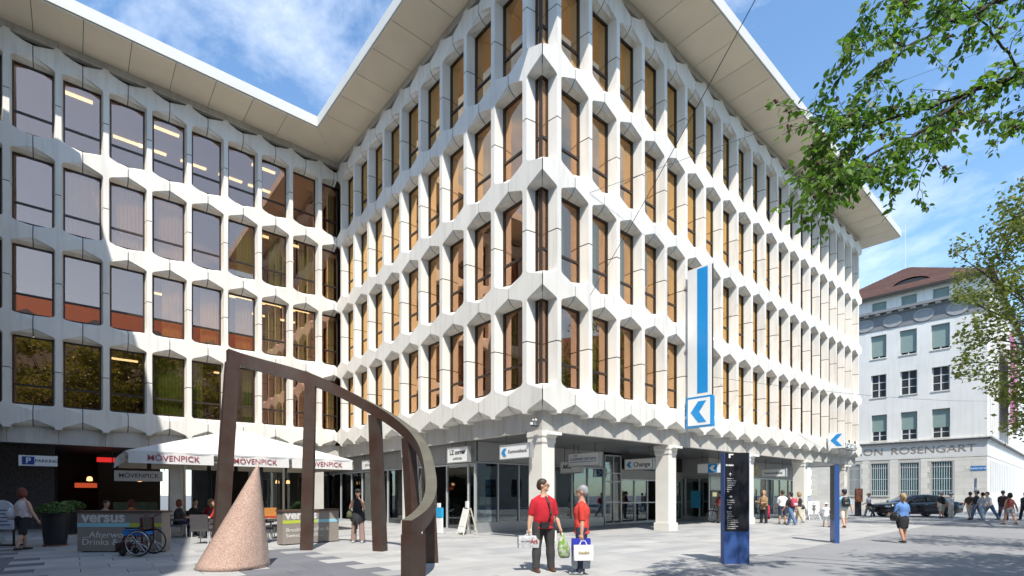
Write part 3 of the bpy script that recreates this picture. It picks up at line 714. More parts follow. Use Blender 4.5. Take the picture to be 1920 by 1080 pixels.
for c in range(8): MB().prism([(-.8, 0), (.8, 0), (.8, 1.2), (0, 1.7), (-.8, 1.2)], -3.2, -.6, 0, lambda p, t, c=c: (-22+c*6.2+p[0], t+.1, 20.6+p[1])).build('dormer', mat('dormer grey', (.3, .3, .3), .8), hb)

sb = thing('street_house', 'plain pale house row opposite the long front beyond the right picture edge', 'building', (0, 0, 0))
MB().box(44, 58, -40, 22, 0, 16.5).build('wall', mat('cream plaster', (.58, .54, .46), .9, var=.08, scale=.5), sb)
MB().prism([(43.3, 16.5), (58.7, 16.5), (51, 21.5)], -40.5, 22.5, 0, lambda p, t: (p[0], t, p[1])).build('roof', TILE, sb)
for r in range(4):
    for c in range(18): MB().box(43.93, 43.99, -38+c*3.3, -36.7+c*3.3, 1.2+r*3.9, 3.4+r*3.9).build('window', WDARK, sb)
# ================================================================ signs of the bank and its shops
UP = Vector((0, 0, 1))
def hang_sign(x, y0, y1, z0, z1, label, th=.14, name='hanging_sign'):
    """lightbox hanging across the arcade; its visible face looks along -x of the building"""
    t = thing(name, label, 'sign', LW(x, (y0+y1)/2, z0), TH); L = y1-y0; h = z1-z0
    MB().box(-th/2, th/2, -L/2, L/2, 0, h).build('light_box', SIGNW, t)
    f = MB(); e = .03
    for a in (-L/2-e, L/2): f.box(-th/2-.02, th/2+.02, a, a+e, -.03, h+.03)
    f.box(-th/2-.015, th/2+.015, -L/2, L/2, h, h+.03); f.box(-th/2-.015, th/2+.015, -L/2, L/2, -.03, 0); f.build('frame', ALU, t)
    r = MB()
    for a in (-L*.35, L*.35): r.tube([(0, a, h+.03), (0, a, ZB+.03-z0)], .012, 6)
    r.build('hanger', BLACK, t)
    def put(s, size, u, v, m, bold=0., sx=1.): return text('lettering', s, size, m, t, frame((-th/2-.003, -u, v), (0, -1, 0), UP), .003, bold, 'CENTER', sx)
    return t, put, L, h
def logo(t, th, u, v, s, m=BLUE, back=None):
    """blue angular arrow emblem"""
    k = MB(); pts = [(-.5, 0), (-.05, .5), (.5, .5), (.1, 0), (.5, -.5), (-.05, -.5)]
    if back: MB().box(-th/2-.010, -th/2-.001, -u-s*.75, -u+s*.75, v-s*.7, v+s*.7).build('emblem_panel', back, t)
    k.prism([(p[0]*s, p[1]*s) for p in pts], 0, .006, 0, lambda p, q: (-th/2-.012-q, -u-p[0], v+p[1])); k.build('emblem', m, t)
DK = mat('dark print', (.05, .05, .06), .6)
t, put, L, h = hang_sign(.12, .62, 2.05, 2.78, 3.22, 'white hanging lightbox with blue arrow emblem beside the corner column'); logo(t, .14, -.52, .22, .26, BLUE); put('Kantonalbank', .165, .14, .22, DK, .001)
t, put, L, h = hang_sign(.45, 4.35, 5.65, 2.84, 3.40, 'white hanging sign reading corner above the open shop door'); put('LZ corner', .25, 0, .38, BLACK, .008); put('publicitas', .16, .0, .14, DK)
t, put, L, h = hang_sign(.45, 12.2, 13.4, 2.86, 3.3, 'pale hanging sign half hidden behind a bronze post of the sculpture'); put('pick up', .2, 0, .22, DK)
t, put, L, h = hang_sign(5.0, 1.59, 3.17, 2.74, 3.24, 'white hanging sign with underlined newspaper title under the arcade'); put('LUZERNER', .15, -.36, .27, NAVY, .001); put('ZEITUNG', .15, .36, .27, NAVY, .001); put('NEUE', .08, -.4, .42, NAVY)
MB().box(-.078, -.071, -.7, .7, .15, .17).build('underline', NAVY, t)
t, put, L, h = hang_sign(5.6, 3.0, 4.15, 2.5, 2.98, 'pale hanging sign partly hidden behind the newspaper sign'); put('AKU', .24, -.2, .26, BLACK, .01)
t, put, L, h = hang_sign(8.3, 1.25, 2.64, 2.66, 3.12, 'white hanging lightbox reading Change beside the second column'); logo(t, .14, -.48, .23, .26, BLUE); put('Change', .28, .16, .22, DK, .004)
t, put, L, h = hang_sign(13.2, .55, 1.75, 2.62, 3.06, 'white hanging sign with blue emblem just left of the tall black totem'); logo(t, .14, .15, .22, .3, SIGNW, BLUE)
t, put, L, h = hang_sign(20.8, .45, 1.75, 2.60, 3.02, 'white hanging bank sign between the third and fourth columns'); put('Kantonalbank', .175, .0, .2, BLACK, .003)
t, put, L, h = hang_sign(20.0, 1.75, 3.0, 2.72, 3.2, 'yellow hanging sign next to the third column'); t.children[0].data.materials[0] = mat('sign yellow', (.62, .36, .03), .4); put('LIDA', .26, -.1, .32, BLACK, .012); put('BOCCOLI', .14, 0, .1, BLACK, .006)
t = thing('entrance_sign', 'black sign band with white letters and blue emblem over the bank entrance', 'sign', LW(xd[0]+.1, YR+.16, 2.9), TH)
MB().box(0, 3.6, 0, .1, 0, .5).build('panel', BLACK, t); MB().box(.2, .9, -.02, -.002, .06, .44).build('emblem_panel', BLUE, t)
MB().prism([(.3, .25), (.52, .42), (.8, .42), (.62, .25), (.8, .1), (.52, .1)], -.03, -.022, 0, lambda p, q: (p[0], q, p[1])).build('emblem', SIGNW, t)
text('lettering', 'Kantonalbank', .52, SIGNW, t, frame((1.05, -.005, .24), (1, 0, 0), UP), .006, .008, 'LEFT')
# tall blade sign
t = thing('blade_sign', 'tall white vertical sign with blue stripe and arrow emblem on the long front', 'sign', LW(8.72, -.15, 4.33), TH)
MB().box(-.09, .09, -1.0, 0, 1.27, 6.62).build('board', SIGNW, t); MB().box(-.10, -.091, -.86, -.42, 1.40, 6.55).build('stripe', BLUE, t)
MB().box(-.12, .12, -1.04, .04, 0, 1.25).build('emblem_box', BLUE, t); MB().box(-.130, -.121, -.97, -.03, .07, 1.18).build('emblem_panel', SIGNW, t)
MB().prism([(.85, .62), (.52, 1.06), (.18, 1.06), (.48, .62), (.18, .18), (.52, .18)], 0, .006, 0, lambda p, q: (-.132-q, -1+p[0], p[1])).build('emblem', BLUE, t)
f = MB(); f.box(-.03, .03, -1.03, -1.002, 1.28, 6.6); f.build('edge_channel', BLACK, t); f = MB()
for z in (.4, 3.2, 5.9): f.box(-.05, .05, .04 if z < 1 else .0, .16, z, z+.12)
f.build('bracket', ALU, t)
# rooftop-style letters over the far end of the arcade
t = thing('facade_lettering', 'row of white standing letters low on the far end of the long front', 'sign', LW(26.9, -.22, 4.62), TH)
MB().box(0, 4.2, -.05, .03, -.06, 0).build('rail', BLACK, t); text('lettering', 'Kantonalbank', .78, SIGNW, t, frame((.05, -.10, .3), (1, 0, 0), UP), .01, .0, 'LEFT', 1.0); text('letter_return', 'Kantonalbank', .78, BLACK, t, frame((.05, -.04, .3), (1, 0, 0), UP), .045, .012, 'LEFT', 1.0)
f = MB()
for a in (.6, 3.4): f.box(a, a+.06, .03, .24, -.05, -.01)
f.build('bracket', BLACK, t)
t = thing('emblem_box', 'small white lightbox with blue arrow emblem beside the standing letters', 'sign', LW(26.0, -.05, 4.45), TH)
MB().box(-.07, .07, -.95, -.1, 0, 1.0).build('light_box', SIGNW, t); MB().box(.071, .12, -.95, -.1, 0, 1.0).build('back', BLACK, t)
MB().prism([(-.85, .5), (-.5, .88), (-.22, .88), (-.52, .5), (-.22, .12), (-.5, .12)], 0, .006, 0, lambda p, q: (-.072-q, -1.05-p[0], p[1])).build('emblem', BLUE, t)
MB().box(-.03, .03, -.1, .06, .4, .5).build('bracket', ALU, t)
# parking sign under the courtyard wing
yp = ME+D-.1; x0, x1 = hity(35, yp), hity(108, yp)
t = thing('parking_sign', 'white lit parking sign with blue P hanging on two rods under the shaded wing', 'sign', LW((x0+x1)/2, yp, 2.70), TH); w_ = (x1-x0)/2
MB().box(-w_, w_, -.08, .08, 0, .42).build('light_box', SIGNW, t); MB().box(-w_+.1, -w_+.48, -.09, -.081, .05, .37).build('blue_panel', NAVY, t)
text('lettering', 'P', .32, SIGNW, t, frame((-w_+.29, -.093, .2), (1, 0, 0), UP), .003, .006); text('lettering', 'PARKING', .175, DK, t, frame((.26, -.083, .2), (1, 0, 0), UP), .003, .003)
f = MB(); [f.tube([(a, 0, .42), (a, 0, ZB-2.70)], .015, 6) for a in (-.5, .5)]; f.build('hanger', BLACK, t)
# restaurant name board
x0, x1 = hity(214, ME+1), hity(305, ME+1); t = thing('restaurant_sign', 'pale board with dark lettering in the shade behind the awning', 'sign', LW((x0+x1)/2, ME+1, 2.15), TH); w_ = (x1-x0)/2
MB().box(-w_, w_, -.06, .06, 0, .48).build('board', mat('board beige', (.42, .38, .32), .7), t); text('lettering', 'MÖVENPICK', .28, DK, t, frame((0, -.066, .25), (1, 0, 0), UP), .004, .003)
f = MB(); [f.tube([(a, 0, .48), (a, 0, ZB-2.15)], .02, 6) for a in (-1, 1)]; f.build('hanger', BLACK, t)
# wind gauge on the corner, floodlights on the columns
t = thing('wind_gauge', 'little white anemometer above the corner column', 'instrument', LW(-.02, .30, ZB+.12), TH)
t.scale = (.62, .62, .62); f = MB(); f.box(-.32, .32, -.02, .02, 0, .03); f.box(-.02, .34, -.015, .3, .0, .02); f.build('arm', BLACK, t)
f = MB(); f.tube([(0, 0, .03), (0, 0, .30)], .015, 6); [f.ell((.1*math.cos(a), .1*math.sin(a), .31), .045, .045, .045, 8, 6) for a in (0, 2.1, 4.2)]; f.build('cups', SIGNW, t); MB().box(-.32, -.2, -.05, .05, .03, .16).build('sensor', SIGNW, t)
for n in range(5):
    f = MB().box(-.28, .28, -.09, .06, 0, .09).build('floodlight', SIGNW, bank, (.34+n*4.78*W*.998+.42, .19, ZB-.13))
# ================================================================ bronze arch sculpture and granite cone
PAT = mat('patinated bronze', (.078, .040, .029), .52, .2, var=.30, scale=2.2, fine=.12, col2=(.065, .045, .036))
PATG = mat('green bronze top', (.15, .14, .105), .5, .3, var=.18, scale=2.5, fine=.1)
sc = thing('bronze_arch', 'dark bronze curved beam descending on slanted posts around the stone cone', 'sculpture', (-4.2, 10.6, 0))
PH = np.radians([-36, -20, 0, 15, 43, 65, 96, 131]); ZT = [1.12, 1.40, 1.92, 2.36, 3.28, 4.0, 4.9, 5.34]; RR = [3.80, 3.52, 3.28, 3.25, 3.42, 3.5, 3.46, 3.47]
def cub(x, xs, ys):                      # monotone-ish smooth interpolation
    i = max(0, min(len(xs)-2, int(np.searchsorted(xs, x))-1)); h = xs[i+1]-xs[i]; t = (x-xs[i])/h
    d = lambda j: ((ys[min(j+1, len(xs)-1)]-ys[max(j-1, 0)])/(xs[min(j+1, len(xs)-1)]-xs[max(j-1, 0)]))
    return (2*t**3-3*t*t+1)*ys[i]+(t**3-2*t*t+t)*h*d(i)+(-2*t**3+3*t*t)*ys[i+1]+(t**3-t*t)*h*d(i+1)
rings = []; top = MB(); ph = np.linspace(PH[0], PH[-1], 60); bw, bh = .115, .31
for a in ph:
    r = cub(a, PH, RR); z = cub(a, PH, ZT); c, s = math.cos(a), math.sin(a)
    rings.append([((r-bw)*c, (r-bw)*s, z-bh), ((r+bw)*c, (r+bw)*s, z-bh), ((r+bw)*c, (r+bw)*s, z), ((r-bw)*c, (r-bw)*s, z)])
b = MB(); n0 = len(b.f); b.loft(rings); 
for i in range(len(rings)-1): b.m[i*4+2] = 1
bo = b.build('beam', [PAT, PATG], sc)
def post(a, dl, wd=.12, tang=.14, spread=1.12):
    r = cub(a, PH, RR); z = cub(a, PH, ZT)-bh+.02; c, s = math.cos(a), math.sin(a); e = Vector((c, s, 0)); q = Vector((-s, c, 0)); T = e*r; B = e*(r+dl[0])+q*dl[1]
    rg = []
    for P_, zz, k in ((B, .0, spread), (T, z, 1.)): rg.append([tuple(P_+e*(sx_*wd*k)+q*(sy_*tang*k)+Vector((0, 0, zz))) for sx_, sy_ in ((-1, -1), (1, -1), (1, 1), (-1, 1))])
    MB().loft(rg).build('post', PAT, sc)
post(R_(129), (.05, .30), .13, .16); post(R_(96), (.05, .12)); post(R_(65), (.1, -.1)); post(R_(43), (.12, -.12)); post(R_(16), (.08, .02), .12, .14, 1.2)
a = PH[0]; c, s = math.cos(a), math.sin(a); e = Vector((c, s, 0)); q = Vector((-s, c, 0)); f = MB()
f.loft([[tuple(e*(3.80+sx_*bw*1.01)+q*(v)+Vector((0, 0, zz))) for sx_, v in ((-1, -.02), (1, -.02), (1, .34), (-1, .34))] for zz in (0, 1.12-bh+.07)]); f.build('end_block', PAT, sc)
GRAN = mat('speckled granite', (.50, .335, .265), .24, var=.05, scale=2, fine=.0, coat=.25)
nt_ = GRAN.node_tree; vz = nt_.nodes.new('ShaderNodeTexVoronoi'); vz.inputs['Scale'].default_value = 120; gp = nt_.nodes.new('ShaderNodeNewGeometry'); nt_.links.new(gp.outputs['Position'], vz.inputs['Vector'])
cr = nt_.nodes.new('ShaderNodeValToRGB'); cr.color_ramp.elements[0].color = (.20, .13, .11, 1); cr.color_ramp.elements[1].color = (.58, .46, .39, 1); cr.color_ramp.elements.new(.35).color = (.42, .26, .20, 1)
sepc = nt_.nodes.new('ShaderNodeSeparateColor'); nt_.links.new(vz.outputs['Color'], sepc.inputs[0]); nt_.links.new(sepc.outputs[0], cr.inputs[0]); nt_.links.new(cr.outputs[0], nt_.nodes['Principled BSDF'].inputs['Base Color'])
f = MB(); rg = []
for k in range(25):
    t = k/24; rr = .735*(1-t)+.006; ox, oy = .54*t, .0
    rg.append([(ox+rr*math.cos(2*math.pi*j/56), oy+rr*math.sin(2*math.pi*j/56), 2.22*t) for j in range(56)])
f.loft(rg); tag(f.build('granite_cone', GRAN, None, (-5.17, 10.8, 0), 0, True), 'leaning pink speckled granite cone with sharp tip inside the bronze arch', 'sculpture')
# ================================================================ restaurant terrace
CANV = mat('white canvas', (.60, .59, .57), .85, var=.05, scale=1.5); CANV2 = mat('canvas trim', (.60, .53, .42), .9, var=.05)
aw = thing('awning', 'large white canvas awning with restaurant name on its valance', 'awning', (-11.04, 16.0, 0), TH)
AX, AY, AZ = 7.7, 5.0, 2.95; pk = (3.85, 2.5, 4.16)
cs_ = [(0, 0), (AX, 0), (AX, AY), (0, AY)]; NSEG = 8
for i in range(4):
    a, b_ = cs_[i], cs_[(i+1) % 4]; m_ = MB()
    for u in range(NSEG):
        for v in range(NSEG):
            def cp(u, v):
                t, w = u/NSEG, v/NSEG; x = (a[0]+(b_[0]-a[0])*t)*(1-w)+pk[0]*w; y = (a[1]+(b_[1]-a[1])*t)*(1-w)+pk[1]*w
                return (x, y, AZ+(pk[2]-AZ)*w-.10*math.sin(math.pi*w)*(4*t*(1-t)))
            m_.quad(cp(u, v), cp(u+1, v), cp(u+1, v+1), cp(u, v+1))
    me = m_.mesh('canopy_panel', True); bm = bmesh.new(); bm.from_mesh(me); bmesh.ops.remove_doubles(bm, verts=bm.verts, dist=1e-4); bm.to_mesh(me); bm.free()
    me.polygons.foreach_set('use_smooth', [True]*len(me.polygons)); obj('canopy_panel', me, CANV, aw)
def val(x0, x1, y0, y1, m, h=.40, nm='valance'):
    d = Vector((x1-x0, y1-y0, 0)); L = d.length; d.normalize(); n = Vector((d.y, -d.x, 0)); k = max(4, int(L/.16)); m_ = MB()
    P_ = [Vector((x0, y0, 0))+d*(L*i/k)+n*(.012*math.sin(i*.9)) for i in range(k+1)]
    for i in range(k): m_.quad(P_[i]+n*.04+Vector((0, 0, AZ-h)), P_[i+1]+n*.04+Vector((0, 0, AZ-h)), P_[i+1]+Vector((0, 0, AZ+.005)), P_[i]+Vector((0, 0, AZ+.005)))
    return m_.build(nm, m, aw, None, 0, True)
RED = mat('wine print', (.28, .05, .07), .7)
for a, c in ((.05, 2.50), (2.62, 5.08), (5.2, 7.66)):
    val(a, c, -.02, -.02, CANV); text('lettering', 'MÖVENPICK', .27, RED, aw, frame(((a+c)/2+.03, -.062, AZ-.22), (1, 0, 0), (0, .1, 1)), .003, .001)
for k in range(5): val(-.02, -.02, AY-k*1.0-.02, AY-k*1.0-.95, CANV if k < 5 else CANV2, .38)
for k in range(7): val(AX-k*1.1-.05, AX-k*1.1-1.0, AY+.02, AY+.02, CANV2, .36)
for k in range(5): val(AX+.02, AX+.02, k*1.0+.02, k*1.0+.95, CANV2, .36)
f = MB(); f.box(0, AX, -.03, .03, AZ-.07, AZ-.01); f.box(0, AX, AY-.03, AY+.03, AZ-.07, AZ-.01); f.box(-.03, .03, .03, AY-.03, AZ-.07, AZ-.01); f.box(AX-.03, AX+.03, .03, AY-.03, AZ-.07, AZ-.01)
for c_ in cs_: f.tube([(c_[0], c_[1], AZ-.05), (pk[0], pk[1], pk[2]-.12)], .03, 6)
f.build('frame', ALUL, aw)
for x, y in ((2.0, 2.5), (5.7, 2.5)): MB().tube([(x, y, 0), (x, y, AZ-.02+(.6))], .05, 10).build('mast', mat('cream mast', (.62, .57, .46), .5), aw)
for x in (2.0, 3.85, 5.7): MB().box(x-.18, x+.18, .5, .72, AZ-.22, AZ-.10).build('heat_lamp', SIGNW, aw)
def barrier(a, b_, h, lines, label, stripes, th=.38):
    a, b_ = Vector(a), Vector(b_); L = (b_-a).length; t = thing('terrace_screen', label, 'screen', a, math.atan2(b_.y-a.y, b_.x-a.x), 'printed terrace screens')
    MB().box(0, L, 0, th, .03, h-.05).build('panel', mat('taupe panel', (.27, .235, .205), .7, var=.04), t); MB().box(-.04, L+.04, -.03, th+.03, h-.05, h).build('ledge', mat('brown ledge', (.10, .05, .035), .6), t)
    f = MB(); [f.box(x, x+.12, .05, th-.05, 0, .03) for x in (.1, L-.22)]; f.build('foot', BLACK, t)
    for x0, x1, c in stripes: MB().box(x0*L, x1*L, -.006, -.001, h*.61, h*.705).build('stripe', c, t)
    for s, size, x, z, bold in lines: text('lettering', s, size, mat('print white', (.66, .65, .62), .7), t, frame((x, -.006, z), (1, 0, 0), UP), .003, bold, 'LEFT', 1.12)
    return t
LB = mat('stripe blue', (.30, .56, .66), .6); LG = mat('stripe lime', (.46, .52, .06), .6)
barrier(g(145, 1035.5), g(303, 1035.5), 1.11, (('versus', .40, .12, .93, .012), ('...Afterwork', .24, .14, .46, .0), ('Drinks & more', .24, .12, .27, .0)), 'taupe terrace screen reading versus behind the wheelchair', ((0, .62, LB), (.62, 1, LG)))
barrier(g(530, 1023), g(635, 1015), 1.07, (('versus', .36, .08, .90, .012), ('Breakfast, Coffee &', .165, .1, .45, .0), ('Sweets, Lunch ...', .165, .1, .28, .0)), 'taupe terrace screen behind the slim second post of the bronze arch', ((0, .6, LG), (.6, 1, LB)))
# planters
LEAFG = mat('box leaf', (.10, .17, .045), .7, var=.3, scale=14)
def bush(name, c, r, rz, n, m, parent, seed, leaf=.045):
    rr = np.random.RandomState(seed); d = rr.normal(size=(n, 3)); d /= np.linalg.norm(d, axis=1)[:, None]; d[:, 2] = np.abs(d[:, 2])*1.0-.25
    rad = rr.uniform(.55, 1.05, n)[:, None]; p = np.array(c)+d*rad*np.array([r, r, rz])
    return leaves(name, p, leaf, m, parent, rr)
def leaves(name, p, size, m, parent, rr, up=.3):
    """one small folded leaf (two triangles-pairs) at every point"""
    n = len(p); a = rr.normal(size=(n, 3)); a[:, 2] *= .7; a /= np.linalg.norm(a, axis=1)[:, None]; b = rr.normal(size=(n, 3)); b -= a*(a*b).sum(1)[:, None]; b /= np.linalg.norm(b, axis=1)[:, None]; c = np.cross(a, b)
    s = (size*rr.uniform(.6, 1.3, n))[:, None]
    v = np.stack([p-a*s, p+b*s*.55-c*s*.12, p+a*s, p-b*s*.55-c*s*.12], 1).reshape(-1, 3)
    i = np.arange(n)*4; f = np.stack([i, i+1, i+2, i, i+2, i+3], 1).reshape(-1, 3)
    me = bpy.data.meshes.new(name); me.vertices.add(len(v)); me.vertices.foreach_set('co', v.ravel()); me.loops.add(f.size); me.loops.foreach_set('vertex_index', f.ravel())
    me.polygons.add(len(f)); me.polygons.foreach_set('loop_start', np.arange(len(f))*3); me.polygons.foreach_set('loop_total', np.full(len(f), 3)); me.update(); me.validate()
    return obj(name, me, m, parent)
POT = mat('black pot', (.018, .018, .02), .45, var=.1)
for k, (q, lab, s) in enumerate(((g(104, 1023), 'tall black planter with round clipped bush left of the taupe screen', 1.), (g(132, 1002), 'second black planter standing farther back in the shade', 1.))):
    t = thing('planter', lab, 'planter', q, 0, 'black planters by the parking entrance')
    f = MB(); f.lathe([(.20, 0), (.27, .0), (.36, .92), (.40, .94), (.40, 1.0), (.34, 1.0), (.33, .9)], 24); f.build('pot', POT, t); MB().lathe([(.3, 0), (.3, .04)], 16).build('tray', mat('terracotta', (.22, .10, .06), .8), t)
    bush('foliage', (0, 0, 1.08), .47, .30, 2600, LEAFG, t, 20+k)
t = thing('planter', 'low leafy plant standing behind the ledge of the right taupe screen', 'planter', g(545, 1018)+Vector((.1, .55, 0)))
MB().lathe([(.14, 0), (.2, .98), (.22, 1.0), (.18, 1.0)], 16).build('pot', POT, t); bush('foliage', (0, 0, 1.1), .30, .24, 900, LEAFG, t, 31, .05)
# tables and wicker chairs
WICK = mat('dark wicker', (.075, .07, .075), .8, var=.25, scale=40)
def chair():
    t = thing('wicker_chair', 'x', 'chair', (0, 0, 0), 0, 'wicker chairs on the terrace')
    MB().box(-.28, .28, -.28, .28, .40, .47).build('seat', WICK, t); f = MB(); f.loft([[(-.28, .22, .47), (.28, .22, .47), (.28, .28, .47), (-.28, .28, .47)], [(-.27, .30, .92), (.27, .30, .92), (.27, .35, .92), (-.27, .35, .92)]]); f.build('backrest', WICK, t)
    for s in (-1, 1): MB().box(s*.29-.03, s*.29+.03, -.26, .26, .62, .67).build('armrest', WICK, t)
    for x in (-.25, .25):
        for y in (-.25, .25): MB().tube([(x*1.05, y*1.05, 0), (x, y, .42)], .018, 6).build('leg', ALUL, t)
    return t
def table(loc, label):
    t = thing('cafe_table', label, 'table', loc, TH, 'round terrace tables'); MB().lathe([(.01, .72), (.40, .72), (.41, .735), (.40, .75), (.01, .75)], 24).build('table_top', mat('table wood', (.22, .14, .09), .5), t)
    MB().tube([(0, 0, .03), (0, 0, .72)], .03, 8).build('leg', ALU, t); MB().lathe([(.24, 0), (.22, .03), (.04, .04)], 16).build('foot', ALU, t); return t
T_ = [(g(340, 1003), 'small terrace table left of the seated group'), (g(385, 1001), 'terrace table in the middle of the seated group'), (g(232, 1010), 'terrace table of the man in the grey shirt'), (g(508, 1012), 'terrace table right of the granite cone')]
for p, l in T_: table(p, l)
c0 = chair(); first = True
CH = [((383, 1019), math.pi, 'wicker chair turned away from the camera beside the granite cone'), ((364, 1003), 0.9, 'wicker chair of the dark haired guest'), ((397, 1000), -2.2, 'wicker chair of the blond guest in red'), ((190, 1012), 1.4, 'wicker chair of the man in the grey shirt'), ((250, 1009), -2.0, 'wicker chair of the guest in orange'), ((488, 1016), 2.8, 'wicker chair just right of the granite cone'), ((522, 1008), -1.6, 'wicker chair near the right terrace screen'), ((330, 1008), 2.4, 'wicker chair beside the small left table'), ((410, 1008), -1.2, 'wicker chair at the right end of the seated group')]
CHP = []
for (px, py), a, lab in CH:
    c = c0 if first else copy_tree(c0); first = False; c.location = g(px, py); c.rotation_euler = (0, 0, a); c['label'] = lab; CHP.append((g(px, py), a))
t = thing('flower_tray', 'red boxed display on the table right of the granite cone', 'tray', g(508, 1012)+Vector((0, 0, .75)), TH); MB().box(-.22, .22, -.15, .15, 0, .06).build('tray', mat('red lacquer', (.35, .05, .03), .4), t); MB().box(-.2, .2, .05, .09, .06, .34).build('card', mat('card orange', (.5, .22, .05), .6), t)
t = thing('menu_stand', 'small framed menu card on the left terrace table', 'menu', g(340, 1003)+Vector((0, 0, .75)), 0); MB().box(-.09, .09, -.02, .02, 0, .26).build('card', mat('menu card', (.35, .3, .24), .7), t); MB().box(-.12, .12, -.05, .05, 0, .02).build('foot', BLACK, t)
# round topped menu board at the left edge
t = thing('menu_board', 'white round topped menu board cut off by the left picture edge', 'board', g(2, 1024), 0); pts = [(-.42, .5), (.36, .5)]+[(-.03+.39*math.cos(a), 1.1+.28*math.sin(a)) for a in np.linspace(0, math.pi, 10)]
MB().prism(pts, 0, .04, 0, lambda p, q: (p[0], q, p[1])).build('board', mat('board white', (.62, .64, .72), .6), t); f = MB(); [f.box(x, x+.05, .045, .08, 0, .9) for x in (-.4, .3)]; f.box(-.4, .35, .05, .4, 0, .03); f.build('stand', BLACK, t)
f = MB(); [f.box(-.36, .28-.08*(i % 2), -.008, -.002, .62+i*.11, .65+i*.11) for i in range(5)]; f.build('print', NAVY, t)
# ---------------------------------------------------------------- wheelchair (faces left)
def ring(f, c, r, tr, k=28, ax='y', m=0):
    P_ = [(c[0]+r*math.cos(2*math.pi*i/k), c[1], c[2]+r*math.sin(2*math.pi*i/k)) for i in range(k)]; f.tube(P_, tr, 6, m, (0, 1, 0), 1., False, True)
wc = thing('wheelchair', 'empty wheelchair with blue seat cushion in front of the terrace screen', 'wheelchair', g(274, 1041)+Vector((0, .0, 0)), 0)
RUB = mat('rubber', (.025, .025, .027), .7); CHR = mat('polished metal', (.62, .62, .63), .25, .9)
for s in (-1, 1):
    y = s*.30; w_ = thing('wheel', None, None); w_.parent = wc; w_.location = (0, y, .335)
    f = MB(); ring(f, (0, 0, 0), .315, .02); f.build('tyre', RUB, w_, None, 0, True); f = MB(); ring(f, (0, -.035 if s < 0 else .035, 0), .29, .012); f.build('handrim', CHR, w_, None, 0, True)
    f = MB()
    for i in range(14): a = 2*math.pi*i/14; f.tube([(.03*math.cos(a+.3), 0, .03*math.sin(a+.3)), (.30*math.cos(a), 0, .30*math.sin(a))], .003, 4)
    f.tube([(0, -.04, 0), (0, .04, 0)], .03, 10); f.build('spokes', CHR, w_)
    f = MB(); ring(f, (-.43, y*.8, .09), .07, .02, 14); f.tube([(-.43, y*.8-.03, .09), (-.43, y*.8+.03, .09)], .05, 8); f.build('caster', RUB, wc, None, 0, True)
f = MB()
for s in (-.22, .22):
    f.tube([(.05, s, .33), (.05, s, .95), (.12, s, 1.02), (.22, s, 1.02)], .016, 8); f.tube([(.05, s, .50), (-.40, s, .50), (-.52, s, .22), (-.62, s, .14)], .016, 8); f.tube([(.05, s, .30), (-.42, s, .28), (-.43, s*1.05, .16)], .016, 8); f.tube([(-.40, s, .5), (-.42, s, .28)], .014, 8)
f.tube([(0, -.3, .335), (0, .3, .335)], .018, 8); f.build('frame', mat('wine metal', (.12, .02, .03), .35, .5), wc, None, 0, True)
MB().box(-.42, .04, -.24, .24, .52, .66).build('cushion', mat('cushion blue', (.02, .20, .62), .8), wc); MB().box(-.02, .04, -.21, .21, .61, .97).build('backrest', BLACK, wc)
for s in (-.26, .26): MB().box(-.34, .05, s-.03, s+.03, .68, .72).build('armrest', BLACK, wc)
f = MB(); f.box(-.70, -.55, -.2, .2, .10, .13); f.box(-.66, -.5, -.18, .18, .14, .32); f.build('footrest', BLACK, wc)
# ---------------------------------------------------------------- street furniture
INK = mat('totem black', (.016, .017, .022), .35, var=.08); TBL = mat('totem blue', (.035, .085, .26), .35, var=.06)
def totem(loc, rz, label, w=.56, th=.13, H=2.48):
    t = thing('wayfinding_totem', label, 'totem', loc, rz, 'wayfinding totems'); h1 = .72
    MB().box(-w/2, w/2, -th/2, th/2, 0, h1).build('base', TBL, t); MB().box(-w/2, w/2, -th/2, th/2, h1+.003, H).build('board', INK, t); MB().box(w/2+.001, w/2+.02, -th/2-.002, th/2+.002, 0, H).build('edge', TBL, t); MB().box(-w/2-.02, -w/2-.001, -th/2-.002, th/2+.002, 0, H).build('edge', TBL, t)
    def wr_(s, z, size=.035, x=-w/2+.05, b_=0): text('lettering', s, size, SIGNW, t, frame((x, -th/2-.002, z), (1, 0, 0), UP), .001, b_, 'LEFT')
    wr_('Stadtplan', H-.28, .05, -w/2+.02, .002)
    for z, s in ((H-.49, '↑'), (H-.98, '→'), (H-1.23, '←')):
        f = MB(); a = {'↑': math.pi/2, '→': 0, '←': math.pi}[s]; d = Vector((math.cos(a), math.sin(a))); n = Vector((-d.y, d.x)); c = Vector((-w/2+.13, z))
        for p, q in ((c-d*.035, c+d*.035), (c+d*.035, c+n*.03), (c+d*.035, c-n*.03)): f.tube([(p.x, -th/2-.003, p.y), (q.x, -th/2-.003, q.y)], .005, 4)
        f.build('arrow', SIGNW, t)
    for i, s in enumerate(('Kapellplatz', 'Löwendenkmal', 'Schwanenplatz', 'Kapellbrücke', 'Altstadt', 'Rathaus', 'See')): wr_(s, H-.58-i*.048)
    for i, s in enumerate(('Bundesplatz', 'Historisches', 'Museum')): wr_(s, H-1.06-i*.048)
    for i, s in enumerate(('Bahnhof', 'Theater', 'Pilatusplatz', 'Kaserne', 'Luzerner Theater', 'Franziskanerkirche', 'Jesuitenkirche', 'Regierungsgebäude', 'Naturmuseum')): wr_(s, H-1.32-i*.046)
    MB().prism([(-w/2+.09, H-.12), (-w/2+.09, H-.03), (-w/2+.2, H-.03), (-w/2+.2, H-.055), (-w/2+.13, H-.06), (-w/2+.13, H-.12)], 0, .002, 0, lambda p, q: (p[0], -th/2-.001-q, p[1])).build('emblem', SIGNW, t)
    return t
